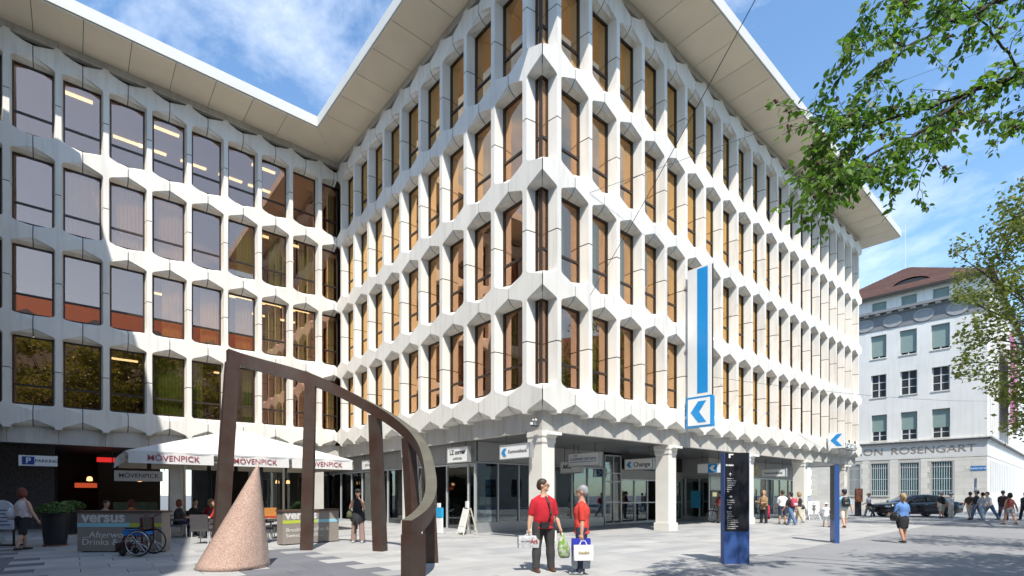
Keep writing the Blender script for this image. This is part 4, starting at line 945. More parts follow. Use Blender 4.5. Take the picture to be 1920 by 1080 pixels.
totem(g(1378, 1056.5), R_(6), 'tall black and blue wayfinding totem in the right foreground')
totem(g(1565, 1017), R_(66), 'second wayfinding totem seen almost edge on farther down the street')
# A-frame and newspaper stands at the shop corner
t = thing('a_frame_board', 'white wooden A-frame stand outside the shop door', 'stand', g(876, 1002), TH-.2)
f = MB()
for s in (-1, 1):
    for y in (-.28, .28): f.tube([(s*.30, y, 0), (s*.03, y*.8, 1.02)], .028, 4)
    f.tube([(s*.22, -.26, .32), (s*.22, .26, .32)], .022, 4); f.tube([(s*.11, -.25, .72), (s*.11, .25, .72)], .022, 4)
f.build('frame', mat('cream wood', (.60, .56, .46), .7), t); MB().prism([(-.27, .1), (-.04, .98), (-.06, .98), (-.29, .1)], -.24, .24, 0, lambda p, q: (p[0], q, p[1])).build('panel', SIGNW, t); MB().box(-.05, .05, -.07, .07, 1.03, 1.28).build('top_card', SIGNW, t)
t = thing('newspaper_stand', 'narrow white and blue newspaper stand beside the low end of the bronze arch', 'stand', g(823, 1000), TH)
MB().box(-.05, .05, -.22, .22, .02, .62).build('post_panel', SIGNW, t); MB().box(-.06, .06, -.23, .23, .63, 1.02).build('blue_panel', mat('cyan print', (.02, .33, .60), .5), t); MB().box(-.04, .04, -.08, .08, 1.03, 1.2).build('top_card', SIGNW, t); MB().box(-.16, .16, -.24, .24, 0, .02).build('foot', ALU, t)
t = thing('door_stopper_post', 'low dark post with slanted top beside the open shop door', 'post', g(848, 996), 0); MB().tube([(0, 0, 0), (0, 0, .85)], .02, 8).build('post', BLACK, t); MB().prism([(-.12, .80), (.14, .95), (.14, 1.0), (-.12, .86)], -.1, .1, 0, lambda p, q: (p[0], q, p[1])).build('plate', BLACK, t)
t = thing('advert_board', 'white advertising board with a drawn figure in front of the fourth column', 'board', g(1526, 974.5), .25)
MB().box(-.42, .42, 0, .04, .32, 1.12).build('board', SIGNW, t); f = MB(); [f.tube([(x, .02, .32), (x*1.1, -.1, 0)], .02, 6) for x in (-.38, .38)]; [f.tube([(x, .02, .32), (x*1.1, .3, 0)], .02, 6) for x in (-.38, .38)]; f.build('leg', SIGNW, t)
f = MB()
for pts in ([(0, 1.03), (.05, .98), (.03, .93), (-.03, .93), (-.05, .98)], [(-.12, .89), (.12, .89), (.10, .72), (.13, .6), (0, .5), (-.13, .6), (-.10, .72)]): f.prism(pts, -.006, -.001, 0, lambda p, q: (p[0], q, p[1]))
for s in (-1, 1): f.tube([(s*.12, -.005, .87), (s*.24, -.005, .75), (s*.13, -.005, .62)], .012, 4); f.tube([(s*.06, -.005, .52), (s*.05, -.005, .36)], .025, 4)
f.build('drawing', mat('graphite', (.13, .13, .14), .8), t)
t = thing('menu_display', 'brown picture menu board on a stand at the far end of the arcade', 'board', g(1611, 968), .3); MB().box(-.35, .35, 0, .05, 1.0, 1.95).build('board', mat('brown menu', (.20, .07, .035), .6, var=.4, scale=9), t); f = MB(); f.box(-.3, .3, .06, .1, 0, 1.9); f.box(-.4, .4, -.2, .35, 0, .06); f.build('stand', BLACK, t)
for i in range(3):
    t = thing('folding_chair', ('dark folding chair nearest the brown menu board', 'middle one of three dark folding chairs by the menu board', 'dark folding chair farthest from the brown menu board')[i], 'chair', g(1619, 969)+Vector((.45+.12*i, -.25+.16*i, 0)), .3+.1*i, 'folding chairs by the menu board'); f = MB()
    for y in (-.02, .02): f.tube([(-.24, y, 0), (.14, y, .82)], .016, 6); f.tube([(.24, y, 0), (-.12, y, .48)], .016, 6)
    f.build('frame', BLACK, t); MB().box(-.2, .2, -.025, .025, .42, .47).build('seat', BLACK, t); MB().box(.02, .2, -.03, .03, .62, .84).build('backrest', BLACK, t)
# bicycle by the cash machine
bk = thing('bicycle', 'dark mountain bicycle parked by the cash machine behind the black totem', 'bicycle', g(1352, 979.5), .05)
for x in (-.53, .53):
    w_ = thing('wheel', None, None); w_.parent = bk; w_.location = (x, 0, .345); f = MB(); ring(f, (0, 0, 0), .32, .024); f.build('tyre', RUB, w_, None, 0, True); f = MB(); ring(f, (0, 0, 0), .295, .01); [f.tube([(0, 0, 0), (.29*math.cos(a), 0, .29*math.sin(a))], .003, 4) for a in np.linspace(0, 6.28, 13)[:-1]]; f.tube([(0, -.04, 0), (0, .04, 0)], .022, 8); f.build('rim', CHR, w_)
f = MB()
for a, c in (((-.38, .82), (-.02, .32)), ((-.36, .75), (.30, .78)), ((-.34, .68), (-.02, .32)), ((-.02, .32), (.32, .84)), ((-.02, .32), (.53, .345)), ((.32, .84), (.53, .345)), ((-.38, .84), (-.53, .345))): f.tube([(a[0], 0, a[1]), (c[0], 0, c[1])], .018, 6)
f.build('frame', BLACK, bk); f = MB(); f.tube([(-.36, -.3, .95), (-.38, -.1, .93), (-.36, 0, .90), (-.38, .1, .93), (-.36, .3, .95)], .013, 6); f.tube([(-.37, 0, .82), (-.36, 0, .90)], .015, 6); f.build('handlebar', BLACK, bk); f = MB(); f.ell((.34, 0, .90), .13, .07, .035); f.tube([(.32, 0, .84), (.34, 0, .88)], .013, 6); f.build('saddle', BLACK, bk); f = MB(); f.tube([(-.02, -.1, .32), (-.02, .1, .32)], .02, 6); f.tube([(-.02, .1, .32), (.1, .1, .2)], .012, 6); f.tube([(-.02, -.1, .32), (-.14, -.1, .44)], .012, 6); f.build('crank', CHR, bk)
# street sign pole before the corner building
t = thing('sign_pole', 'slim blue grey pole behind the walking group', 'pole', g(1829, 966), 0); MB().tube([(0, 0, 0), (0, 0, 1.7)], .04, 8).build('pole', mat('pole grey', (.18, .22, .27), .5, .4), t); MB().box(-.09, .09, -.02, .02, 1.7, 2.75).build('plate', mat('pole plate', (.22, .26, .32), .5), t)
# ---------------------------------------------------------------- dark saloon car
car = thing('parked_car', 'dark navy saloon car in front of the pale stone building', 'car', g(1738, 970)+Vector((0, .9, 0)), R_(2))
car.scale = (1.1, 1.06, 1.06)
PAINT = mat('car paint', (.018, .020, .030), .22, .3, var=.02, coat=.8); CG = mat('car glass', (.03, .04, .045), .06, var=0)
prof = [(-2.42, .42, .62), (-2.36, .30, .78), (-1.9, .22, .90), (-1.0, .20, .95), (0, .19, .97), (1.0, .20, 1.0), (1.9, .22, 1.02), (2.3, .32, .95), (2.42, .45, .75)]
rg = []
for x, z0, z1 in prof:
    hw = .88 if abs(x) < 1.9 else (.82 if abs(x) < 2.38 else .66)
    rg.append([(x, -hw*.92, z0), (x, -hw, z0+.12), (x, -hw*1.0, (z0+z1)/2), (x, -hw*.93, z1-.04), (x, -hw*.8, z1), (x, hw*.8, z1), (x, hw*.93, z1-.04), (x, hw, (z0+z1)/2), (x, hw, z0+.12), (x, hw*.92, z0)])
MB().loft(rg).build('body', PAINT, car, None, 0, True)
cab = [(-1.15, .94, .75), (-.45, 1.38, .60), (.2, 1.44, .58), (.9, 1.38, .60), (1.75, 1.0, .72)]; rg = [[(x, -hw-.12, .93), (x, -hw, z), (x, hw, z), (x, hw+.12, .93)] for x, z, hw in cab]; MB().loft(rg).build('cabin', PAINT, car, None, 0, True)
for s in (-1, 1):
    for pts in ([(-.98, .99), (-.50, 1.32), (.02, 1.37), (.02, .99)], [(.10, .99), (.10, 1.37), (.78, 1.33), (1.28, 1.03)]):
        MB().prism(pts, 0, .01, 0, lambda p, q, s=s: (p[0], s*(.735-.13*(p[1]-.95)/.44+.02+q), p[1])).build('side_window', CG, car)
for x in (-1.45, 1.42):
    for s in (-1, 1):
        w_ = thing('wheel', None, None); w_.parent = car; w_.location = (x, s*.80, .325); f = MB(); f.tube([(0, -.11, 0), (0, .11, 0)], .325, 24); f.build('tyre', RUB, w_); f = MB(); f.tube([(0, -.118, 0), (0, .118, 0)], .215, 20); f.build('rim', CHR, w_)
for s in (-1, 1): MB().ell((2.33, s*.62, .86), .10, .2, .09).build('tail_light', mat('tail light', (.4, .02, .02), .3), car); MB().ell((-2.30, s*.62, .68), .12, .2, .08).build('headlight', mat('headlight', (.7, .72, .75), .1), car); MB().ell((-.95, s*.98, 1.0), .07, .1, .06).build('mirror', PAINT, car)
for s in (-1, 1):
    for x in (-.75, .35): MB().box(x+.55, x+.75, s*.885-.012, s*.885+.012, .80, .83).build('door_handle', CHR, car)
# overhead tram wires
WIR = mat('cable', (.03, .03, .035), .6)
def wire(a, b_, lab, r=.012, sag=.12):
    a, b_ = Vector(a), Vector(b_); P_ = [a.lerp(b_, t)-Vector((0, 0, sag*4*t*(1-t))) for t in np.linspace(0, 1, 14)]; tag(MB().tube(P_, r, 5).build('overhead_wire', WIR), lab, 'wire', 'span wires fixed to the bank front')
wire(LW(2.35, -.02, EYE+(HOR-553)/F*17.4), at(1480, -120, 9.5), 'black span wire running up from the second mullion past the roof edge', .009)
wire(LW(2.35, -.02, EYE+(HOR-360)/F*17.4), at(2050, 20, 26), 'span wire running from the upper front into the tree on the right', .008, .05)
wire(LW(10.9, -.02, 6.85), K+Vector((-3, -3, 9.3)), 'thin span wire from the blade sign towards the white corner building', .009, .3)
# ================================================================ people
PEND = []
SKIN = [mat('skin %d' % i, c, .55, var=.06, scale=9) for i, c in enumerate(((.56, .32, .22), (.47, .26, .17), (.62, .38, .28)))]
EYEM = mat('eye dark', (.03, .02, .02), .3); LIP = mat('lips', (.40, .13, .11), .5)
def cloth(name, c, var=.12): return mat('cloth '+name, c, .9, var=var, scale=12)
def soft(name, mb, m, parent, vox=.016, it=4, extra=None):
    o = mb.build(name, m, parent); r = o.modifiers.new('remesh', 'REMESH'); r.mode = 'VOXEL'; r.voxel_size = vox; r.use_smooth_shade = True
    s = o.modifiers.new('smooth', 'SMOOTH'); s.factor = .5; s.iterations = it
    PEND.append((o, extra)); return o
def person(loc, rz, H, label, legs=((0, 0, .02), (0, 0, .02)), arms=((0, .1, .15, 0), (0, .1, .15, 0)), lean=0., hyaw=0., hpitch=0., seat=None, fem=False, fat=0., skin=0,
           top=None, sleeve=.5, top_len=.0, bottom=None, btype='trousers', shoes=None, hair=None, hstyle='short', hat=None, vox=.016, wide=0., group='people in the plaza', glasses=False, twist=0.):
    s = H/1.75; t = thing('person', label, 'person', loc, rz, group)
    sh = (.163 if fem else .187)+fat*.02; hipw = .09+fat*.01; Rt = Matrix.Rotation
    # legs
    hipz = .90; J = []; low = 9
    for k, sx in ((0, -1), (1, 1)):
        a, kn, o = legs[k]; hip = Vector((sx*hipw, 0, 0)); d1 = Vector((sx*math.sin(o), -math.sin(a), -math.cos(a))).normalized(); d2 = Vector((sx*math.sin(o)*.6, -math.sin(a-kn), -math.cos(a-kn))).normalized()
        knee = hip+d1*.42; ank = knee+d2*.40; J.append([hip, knee, ank, a-kn]); low = min(low, ank.z)
    root = Vector((0, 0, -low+.085)) if seat is None else Vector((0, 0, seat/s+.07))
    J = [[h+root, k+root, an+root, x] for h, k, an, x in J]; pel = root+Vector((0, 0, 0))
    u = Vector((0, -math.sin(lean), math.cos(lean))); T = lambda q, y=0.: pel+u*q+Vector((0, -y*math.cos(lean), -y*math.sin(lean)))
    tw = Rt(twist, 3, 'Z')
    A = []
    for k, sx in ((0, -1), (1, 1)):
        a, o, e, i = arms[k]; shd = T(.438)+tw @ Vector((sx*(sh-.012), 0, 0)); d1 = (tw @ Vector((sx*math.sin(o), -math.sin(a), -math.cos(a)))).normalized(); d2 = (tw @ Vector((sx*(math.sin(o)-i), -math.sin(a+e), -math.cos(a+e)))).normalized()
        el = shd+d1*.285; wr = el+d2*.25; A.append((shd, el, wr, d2))
    hd = T(.722); HM_ = Rt(hyaw, 3, 'Z') @ Rt(-hpitch, 3, 'X')
    S = lambda p: tuple(Vector(p)*s)
    def TB(mb, pts, rad, k=12): mb.tube([S(p) for p in pts], [((r[0]*s, r[1]*s) if isinstance(r, tuple) else r*s) for r in rad], k)
    def torso(mb, g_, z0=-.04, z1=.60, rows=None):
        R0 = [(-.06, .155, .115), (.0, .172+fat*.03, .122+fat*.03), (.08, .165+fat*.05, .115+fat*.07), (.18, .140+fat*.07, .105+fat*.10), (.30, .158+fat*.05, .115+fat*.06), (.40, sh-.012, .112+fat*.03), (.46, sh-.045, .092), (.505, .105, .078), (.545, .062, .062), (.60, .055, .056)]
        R0 = [r for r in R0 if z0 <= r[0] <= z1]
        if fem: R0 = [(z, rx*(1.05 if z < .1 else .94), ry+(.02 if .28 < z < .42 else 0)) for z, rx, ry in R0]
        TB(mb, [T(z, .0+(.02*fat if .05 < z < .35 else 0)) for z, _, _ in R0], [(rx+g_, ry+g_) for _, rx, ry in R0], 16)
    def leg(mb, k, g_, f0=-.02, f1=1.):
        hip, kn, an, _ = J[k]; pts = [hip+(kn-hip)*f for f in (-.06, .25, .6, 1.)]+[kn+(an-kn)*f for f in (.12, .35, .7, 1.)]; rad = [.088+fat*.015, .085+fat*.015, .070+fat*.01, .056, .055, .060, .045, .038]
        n = 2+int(round(f1*6)); TB(mb, pts[:n], [r+g_ for r in rad[:n]])
    def arm(mb, k, g_, f1=1.):
        sh_, el, wr, d2 = A[k]; pts = [sh_.lerp(el, -.06), sh_.lerp(el, .3), sh_.lerp(el, .65), el, el.lerp(wr, .35), el.lerp(wr, .75), wr]; rad = [.040, .052, .046, .040, .042, .034, .027]; m_ = .006*fat
        n = max(2, int(round(f1*7))); TB(mb, pts[:n], [r+g_+m_ for r in rad[:n]])
    # skin body: one continuous surface, then fingers, eyes and mouth
    b = MB(); torso(b, 0.)
    for k in (0, 1): leg(b, k, 0.); arm(b, k, 0.); TB(b, [A[k][0], A[k][0].lerp(T(.52), .5), T(.54)], [.045, .044, .042])
    for k in (0, 1):
        hip, kn, an, ang = J[k]; f = Vector((.0, -1, 0)); TB(b, [an+Vector((0, .05, -.055)), an+Vector((0, .0, -.045)), an+f*.10+Vector((0, 0, -.055)), an+f*.17+Vector((0, 0, -.062))], [(.032, .026), (.038, .036), (.042, .026), (.030, .018)])
        sh_, el, wr, d2 = A[k]; sd = Vector((1, 0, 0)); TB(b, [wr, wr+d2*.04, wr+d2*.09], [(.026, .024), (.022, .040), (.020, .038)], 10)
    TB(b, [T(.545), T(.60), T(.655, .01)], [.058, .054, .052]); hs = 1.0
    def HP(x, y, z): return (hd+HM_ @ Vector((x, y, z)))*s
    def hell(mb, x, y, z, rx, ry, rz_, k=14, n=10): mb.ell(HP(x*1.07, y*1.07, z*1.07), rx*s*1.07, ry*s*1.07, rz_*s*1.07, k, n, 0, HM_)
    hell(b, 0, .012, .02, .076, .094, .100); hell(b, 0, -.025, -.045, .056, .062, .068); hell(b, 0, -.100, -.010, .014, .020, .024); hell(b, 0, -.068, -.082, .030, .026, .020)
    for sx in (-1, 1): hell(b, sx*.078, .012, -.008, .012, .020, .030)
    ex = MB()
    for k in (0, 1):
        sh_, el, wr, d2 = A[k]; fw = Vector((0, -1, 0)) if abs(d2.y) < .8 else Vector((0, 0, 1)); fw = (fw-d2*fw.dot(d2)).normalized(); sd = d2.cross(fw).normalized(); inw = sd if (sd.x*(1 if k == 0 else -1)) > 0 else -sd
        for q in range(4):
            L_f = (.068, .078, .074, .058)[q]; base = wr+d2*.082+fw*(.030-.020*q); m1 = base+d2*L_f*.5+inw*.006; tip = base+d2*L_f*.85+inw*.030; ex.tube([S(base), S(m1), S(tip)], [.0088*s, .0082*s, .006*s], 6)
        base = wr+d2*.03+fw*.032; ex.tube([S(base), S(base+d2*.03+fw*.022+inw*.01), S(base+d2*.06+fw*.026+inw*.02)], [.011*s, .0095*s, .007*s], 6)
    for sx in (-1, 1): ex.ell(HP(sx*.033, -.087, .008), .013*s, .006*s, .007*s, 8, 6, 1, HM_); ex.ell(HP(sx*.033, -.087, .032), .018*s, .007*s, .004*s, 8, 6, 1, HM_)
    ex.ell(HP(0, -.095, -.055), .021*s, .008*s, .007*s, 8, 6, 2, HM_)
    soft('body', b, [SKIN[skin], EYEM, LIP], t, vox, 3, ex)
    if top:
        b = MB(); torso(b, .014, -.08 if top_len > 0 else -.02, .53)
        if top_len > 0: TB(b, [T(-.05), T(-.05-top_len)], [(.19+fat*.03, .14+fat*.03), (.20+fat*.03, .15+fat*.03)], 16)
        if sleeve:
            for k in (0, 1): arm(b, k, .014 if sleeve < .9 else .012, {.5: .50, .6: .62}.get(sleeve, .95)); TB(b, [A[k][0]+Vector((0, 0, -.01)), A[k][0].lerp(T(.52), .5)+Vector((0, 0, .012)), T(.535)], [.054, .050, .045])
        else: TB(b, [T(.44)+Vector((-sh*.6, 0, 0)), T(.44)+Vector((sh*.6, 0, 0))], [.05, .05])
        soft('top', b, top, t, vox, 4)
    if bottom:
        b = MB(); R0 = [(-.07, .15, .12), (.0, .180+fat*.03, .130+fat*.03), (.09, .168+fat*.05, .120+fat*.06)]; TB(b, [T(z) for z, _, _ in R0], [(x+.006, y+.006) for _, x, y in R0], 16)
        if btype == 'skirt':
            kz = (J[0][1]+J[1][1])/2; TB(b, [T(.06), T(-.08), pel.lerp(kz, .55), kz+Vector((0, 0, .02))], [(.165+fat*.04, .125+fat*.05), (.192+fat*.04, .15+fat*.04), (.18+fat*.03, .15), (.155, .125)], 18)
        else:
            f1 = {'trousers': 1., 'wide': 1., 'shorts': .45, 'mini': .2}[btype]
            for k in (0, 1): leg(b, k, (.019+fat*.02) if btype != 'wide' else .032, 0, f1)
            if btype in ('trousers', 'wide'):
                for k in (0, 1): TB(b, [J[k][1].lerp(J[k][2], .5), J[k][2]+Vector((0, 0, -.03))], [.070+fat*.012 if btype != 'wide' else .09, .068+fat*.012 if btype != 'wide' else .10])
        soft('bottom', b, bottom, t, vox, 4)
    if shoes:
        for k in (0, 1):
            b = MB(); an = J[k][2]; f = Vector((0, -1, 0)); TB(b, [an+Vector((0, .07, -.05)), an+Vector((0, .02, -.042)), an+f*.10+Vector((0, 0, -.052)), an+f*.20+Vector((0, 0, -.062))], [(.036, .034), (.044, .042), (.050, .034), (.034, .020)]); soft('shoe', b, shoes, t, .012, 2)
    if hair and hstyle != 'none':
        b = MB(); hell(b, 0, .024, .038, .086, .098, .094); hell(b, 0, .065, .0, .076, .062, .085)
        if hstyle == 'long': TB(b, [hd+HM_ @ Vector((0, .07, .03)), hd+HM_ @ Vector((0, .085, -.12)), hd+HM_ @ Vector((0, .10, -.26))], [(.09, .05), (.10, .045), (.07, .03)]); [TB(b, [hd+HM_ @ Vector((sx*.075, .0, .03)), hd+HM_ @ Vector((sx*.085, .02, -.14))], [(.03, .05), (.02, .04)]) for sx in (-1, 1)]
        if hstyle == 'tail': TB(b, [hd+HM_ @ Vector((0, .10, .04)), hd+HM_ @ Vector((.02, .16, -.02)), hd+HM_ @ Vector((.03, .14, -.18))], [.035, .04, .015])
        if hstyle == 'bob': hell(b, 0, .05, -.05, .098, .07, .10); [hell(b, sx*.075, .0, -.05, .028, .05, .08) for sx in (-1, 1)]
        soft('hair', b, hair, t, .014, 2)
    if hat:
        hm, style = hat; b = MB(); hell(b, 0, .012, .062, .098, .112, .078); 
        if style == 'cap': b.ell(HP(0, -.115, .055), .075*s, .075*s, .012*s, 14, 6, 0, HM_)
        elif style == 'brim': b.ell(HP(0, .0, .045), .19*s, .20*s, .016*s, 18, 6, 0, HM_)
        soft('hat', b, hm, t, .012, 1)
    if glasses:
        b = MB(); [b.ell(HP(sx*.035, -.106, .008), .026*s, .006*s, .018*s, 10, 6, 0, HM_) for sx in (-1, 1)]; [b.tube([HP(sx*.055, -.095, .012), HP(sx*.082, .01, .012)], .003*s, 5) for sx in (-1, 1)]; b.build('glasses', BLACK, t)
    W3 = Matrix.Translation(loc) @ Matrix.Rotation(rz, 4, 'Z')
    return {'hand': [W3 @ ((A[k][2]+A[k][3]*.11)*s) for k in (0, 1)], 'sh': [W3 @ (A[k][0]*s) for k in (0, 1)], 'chest': W3 @ (T(.3)*s), 'hip': W3 @ (T(0)*s), 'W': W3, 's': s, 't': t, 'T': lambda q, y=0.: W3 @ (T(q, y)*s), 'head': W3 @ (hd*s)}
def finish_people():
    bpy.context.view_layer.update(); dg = bpy.context.evaluated_depsgraph_get()
    for o, ex in PEND:
        me = bpy.data.meshes.new_from_object(o.evaluated_get(dg)); ms = list(o.data.materials); o.modifiers.clear()
        if ex is not None:
            nv = len(me.vertices); co = np.empty(nv*3, 'f'); me.vertices.foreach_get('co', co); v = [tuple(c) for c in co.reshape(-1, 3)]+[tuple(p) for p in ex.v]
            f = [tuple(p.vertices) for p in me.polygons]; mi = [0]*len(f)+list(ex.m); f += [tuple(i+nv for i in q) for q in ex.f]
            m2 = bpy.data.meshes.new(o.name); m2.from_pydata(v, [], f); m2.polygons.foreach_set('material_index', mi); me = m2
        me.polygons.foreach_set('use_smooth', [True]*len(me.polygons)); me.materials.clear(); [me.materials.append(m) for m in ms]; me.update(); o.data = me
def paper_bag(name, hand, w, h, d, rz, m, label, hl=.13, cat='bag', txt=None, drop=0.):
    """upright carrier bag hanging from a hand"""
    t = thing(name, label, cat, Vector(hand)+Vector((0, 0, -hl-h-drop)), rz); b = MB(); k = [(0, .92), (.5, .97), (1, 1.)]
    b.loft([[(-w/2*f, -d/2*g_, h*z), (w/2*f, -d/2*g_, h*z), (w/2*f, d/2*g_, h*z), (-w/2*f, d/2*g_, h*z)] for z, f, g_ in ((0, .96, .9), (.4, 1.0, 1.05), (.8, .99, .95), (1, .98, .8))]); b.build('bag', m, t)
    hnd = MB()
    for s_ in (-1, 1): hnd.tube([(-w*.22, s_*d*.3, h-.02), (-w*.10, s_*d*.1, h+hl*.8+drop), (w*.10, s_*d*.1, h+hl*.8+drop), (w*.22, s_*d*.3, h-.02)], .006, 5)
    hnd.build('handle', m, t)
    for q in (txt or ()): text('lettering', q[0], q[1], q[2], t, frame((q[3], -d/2-.012, q[4]), (1, 0, 0), UP), .002, q[5] if len(q) > 5 else 0)
    return t
def backpack(P, m, label, m2=None):
    t = thing('backpack', label, 'backpack', P['T'](.08, -.16)); t.rotation_euler = P['t'].rotation_euler; s = P['s']; b = MB()
    b.loft([[(x*w, y*d, z*s) for x, y in ((-.8, -1), (.8, -1), (1, -.4), (1, .5), (.7, 1), (-.7, 1), (-1, .5), (-1, -.4))] for z, w, d in ((0, .12, .06), (.05, .155, .09), (.22, .16, .10), (.36, .14, .085), (.43, .09, .05))]); b.build('pack', m, t, None, 0, True)
    b = MB(); b.loft([[(x*w, .10+y*d, z*s) for x, y in ((-1, -1), (1, -1), (1, .6), (.6, 1), (-.6, 1), (-1, .6))] for z, w, d in ((.04, .10, .02), (.10, .115, .035), (.2, .10, .02))]); b.build('pocket', m2 or m, t, None, 0, True)
    b = MB(); [b.tube([(x, -.07, .38*s), (x*1.05, -.20, .40*s), (x*1.1, -.27, .22*s), (x, -.2, .06*s), (x, -.08, .04*s)], .018, 6) for x in (-.1, .1)]; b.build('strap', m2 or BLACK, t); return t
def shoulder_bag(P, side, m, label, w=.30, h=.22, d=.10, z=-.02, fwd=0., name='shoulder_bag', cross=False):
    s = P['s']; sx = -1 if side == 0 else 1; c = P['W'] @ Vector((sx*.25*s, -fwd, (.90+z)*s)); t = thing(name, label, 'bag', c, P['t'].rotation_euler.z+math.pi/2); b = MB()
    b.loft([[(x*w/2*f, y*d/2*f2, q*h) for x, y in ((-1, -1), (1, -1), (1, 1), (-1, 1))] for q, f, f2 in ((-.5, .85, .8), (-.2, 1, 1.2), (.2, .95, 1.1), (.5, .7, .4))]); b.build('bag', m, t, None, 0, True)
    o = t.matrix_basis.copy(); inv = (Matrix.Translation(c) @ Matrix.Rotation(P['t'].rotation_euler.z+math.pi/2, 4, 'Z')).inverted(); S_ = P['sh'][1-side if cross else side]+Vector((0, 0, .055)); b = MB()
    for q in (-.3, .3): b.tube([(q*w, 0, h*.4), tuple(inv @ ((P['W'] @ Vector((sx*.2*s, -.12-fwd if q > 0 else .12, 1.2*s))))), tuple(inv @ S_)], .010, 5)
    b.build('strap', m, t); return t
fp_ = lambda px, py, Y=None: g(px, py)
blk = cloth('black', (.022, .022, .026)); navy = cloth('navy', (.03, .035, .07)); jeans = cloth('denim', (.10, .17, .30)); ljean = cloth('light denim', (.28, .38, .50)); wht = cloth('white', (.74, .74, .74), .05); beige = cloth('beige', (.50, .42, .31)); khaki = cloth('pale shorts', (.60, .56, .48))
redp = cloth('red polo', (.46, .012, .025)); redt = cloth('coral shirt', (.62, .05, .035)); dk = cloth('charcoal', (.045, .043, .045)); brown = cloth('tan jacket', (.30, .19, .10)); sky_ = cloth('sky blue', (.26, .47, .62)); bluesh = cloth('blue shirt', (.12, .25, .55)); dred = cloth('dark red', (.16, .03, .03)); gry = cloth('grey', (.22, .23, .26)); rose = cloth('taupe trousers', (.28, .19, .165)); orange = cloth('orange', (.50, .14, .04)); pinkw = cloth('pale pink print', (.60, .50, .50), .3)
hb_ = lambda n, c: mat('hair '+n, c, .6, var=.3, scale=40)
HB, HD, HG, HBL, HR = hb_('brown', (.045, .028, .018)), hb_('black', (.014, .012, .012)), hb_('grey', (.30, .30, .31)), hb_('blond', (.38, .26, .13)), hb_('red', (.16, .03, .02))
SB, SBR, SW = mat('shoe black', (.02, .02, .02), .5), mat('shoe brown', (.09, .035, .02), .45), mat('shoe pale', (.42, .43, .45), .7)
DEG = R_
# the couple in red (largest figures)
P1 = person(g(1019, 1071), DEG(12), 1.86, 'man in red polo shirt and dark trousers carrying two shopping bags', legs=((.04, .02, .10), (-.02, .02, .10)), arms=((-.06, .24, .22, .06), (.0, .22, .32, .02)), hyaw=DEG(58), fat=.55, top=redp, sleeve=.5, top_len=.04, bottom=dk, shoes=SBR, hair=HB, vox=.012, glasses=True)
b = MB(); W3 = P1['W']; st = thing('camera_bag', 'black camera bag on a cross body strap over the red polo shirt', 'bag', P1['T'](.02, .20)); st.rotation_euler = P1['t'].rotation_euler
MB().box(-.13, .03, -.05, .05, -.10, .02).build('bag', BLACK, st); inv = (Matrix.Translation(P1['T'](.02, .20)) @ Matrix.Rotation(DEG(12), 4, 'Z')).inverted()
b.tube([tuple(inv @ p) for p in (P1['T'](.02, .20), P1['T'](.20, .235)+Vector((.07, 0, 0)), P1['T'](.40, .175)+Vector((.05, 0, 0)), P1['T'](.52, .08)+Vector((.02, 0, 0)), P1['T'](.52, -.08)+Vector((-.03, 0, 0)))], [(.022, .006)]*5, 6); b.build('strap', BLACK, st)
paper_bag('shopping_bag', P1['hand'][0], .42, .24, .12, DEG(8), mat('bag print grey', (.50, .50, .52), .5, var=.35, scale=16), 'grey printed shopping bag in the right hand of the man in red', .03, 'bag', (('Art', .10, mat('print red', (.35, .03, .03), .6), .1, .13, .004), ('on foot', .06, BLACK, -.06, .14)))
t = thing('plastic_bag', 'translucent patterned plastic bag in the left hand of the man in red', 'bag', P1['hand'][1]+Vector((.02, 0, -.5)), DEG(30)); b = MB()
b.loft([[(w*math.cos(a)+ox, d*math.sin(a), z) for a in np.linspace(0, 2*math.pi, 13)[:-1]] for z, w, d, ox in ((0, .10, .05, .06), (.05, .135, .08, .05), (.20, .14, .09, .03), (.34, .10, .06, .01), (.45, .03, .02, 0), (.52, .012, .012, 0))]); b.build('bag', mat('green white film', (.52, .56, .46), .3, var=.1, scale=10, col2=(.16, .30, .05)), t, None, 0, True)
P2 = person(g(1091, 1076), DEG(-105), 1.72, 'woman with short grey hair in coral shirt and black trousers carrying bags', legs=((.02, .0, .05), (.06, .02, .05)), arms=((.05, .06, .15, .0), (-.06, .08, .10, .0)), hyaw=DEG(-8), fem=True, fat=.25, top=redt, sleeve=.6, top_len=.05, bottom=navy, shoes=SW, hair=HG, vox=.012, glasses=True)
hN = P2['hand'][0] if P2['hand'][0].y < P2['hand'][1].y else P2['hand'][1]
paper_bag('shopping_bag', hN+Vector((0, .04, 0)), .36, .34, .08, DEG(4), mat('bag blue', (.02, .03, .33), .5), 'royal blue carrier bag behind the white one held by the woman in coral', -.02)
paper_bag('shopping_bag', hN+Vector((.02, -.06, 0)), .37, .29, .09, DEG(4), mat('bag white', (.74, .74, .76), .5), 'white carrier bag with small gold print held by the woman in coral', .10, 'bag', (('CALIDA', .06, mat('gold print', (.40, .27, .06), .5), 0, .15, .002),))
paper_bag('shopping_bag', hN+Vector((.01, .10, 0)), .35, .36, .10, DEG(4), mat('bag silver', (.33, .37, .41), .4), 'silver grey sport shop bag hanging lowest beside the woman in coral', .21, 'bag', (('SPORT', .10, DK, 0, .20, .004),))
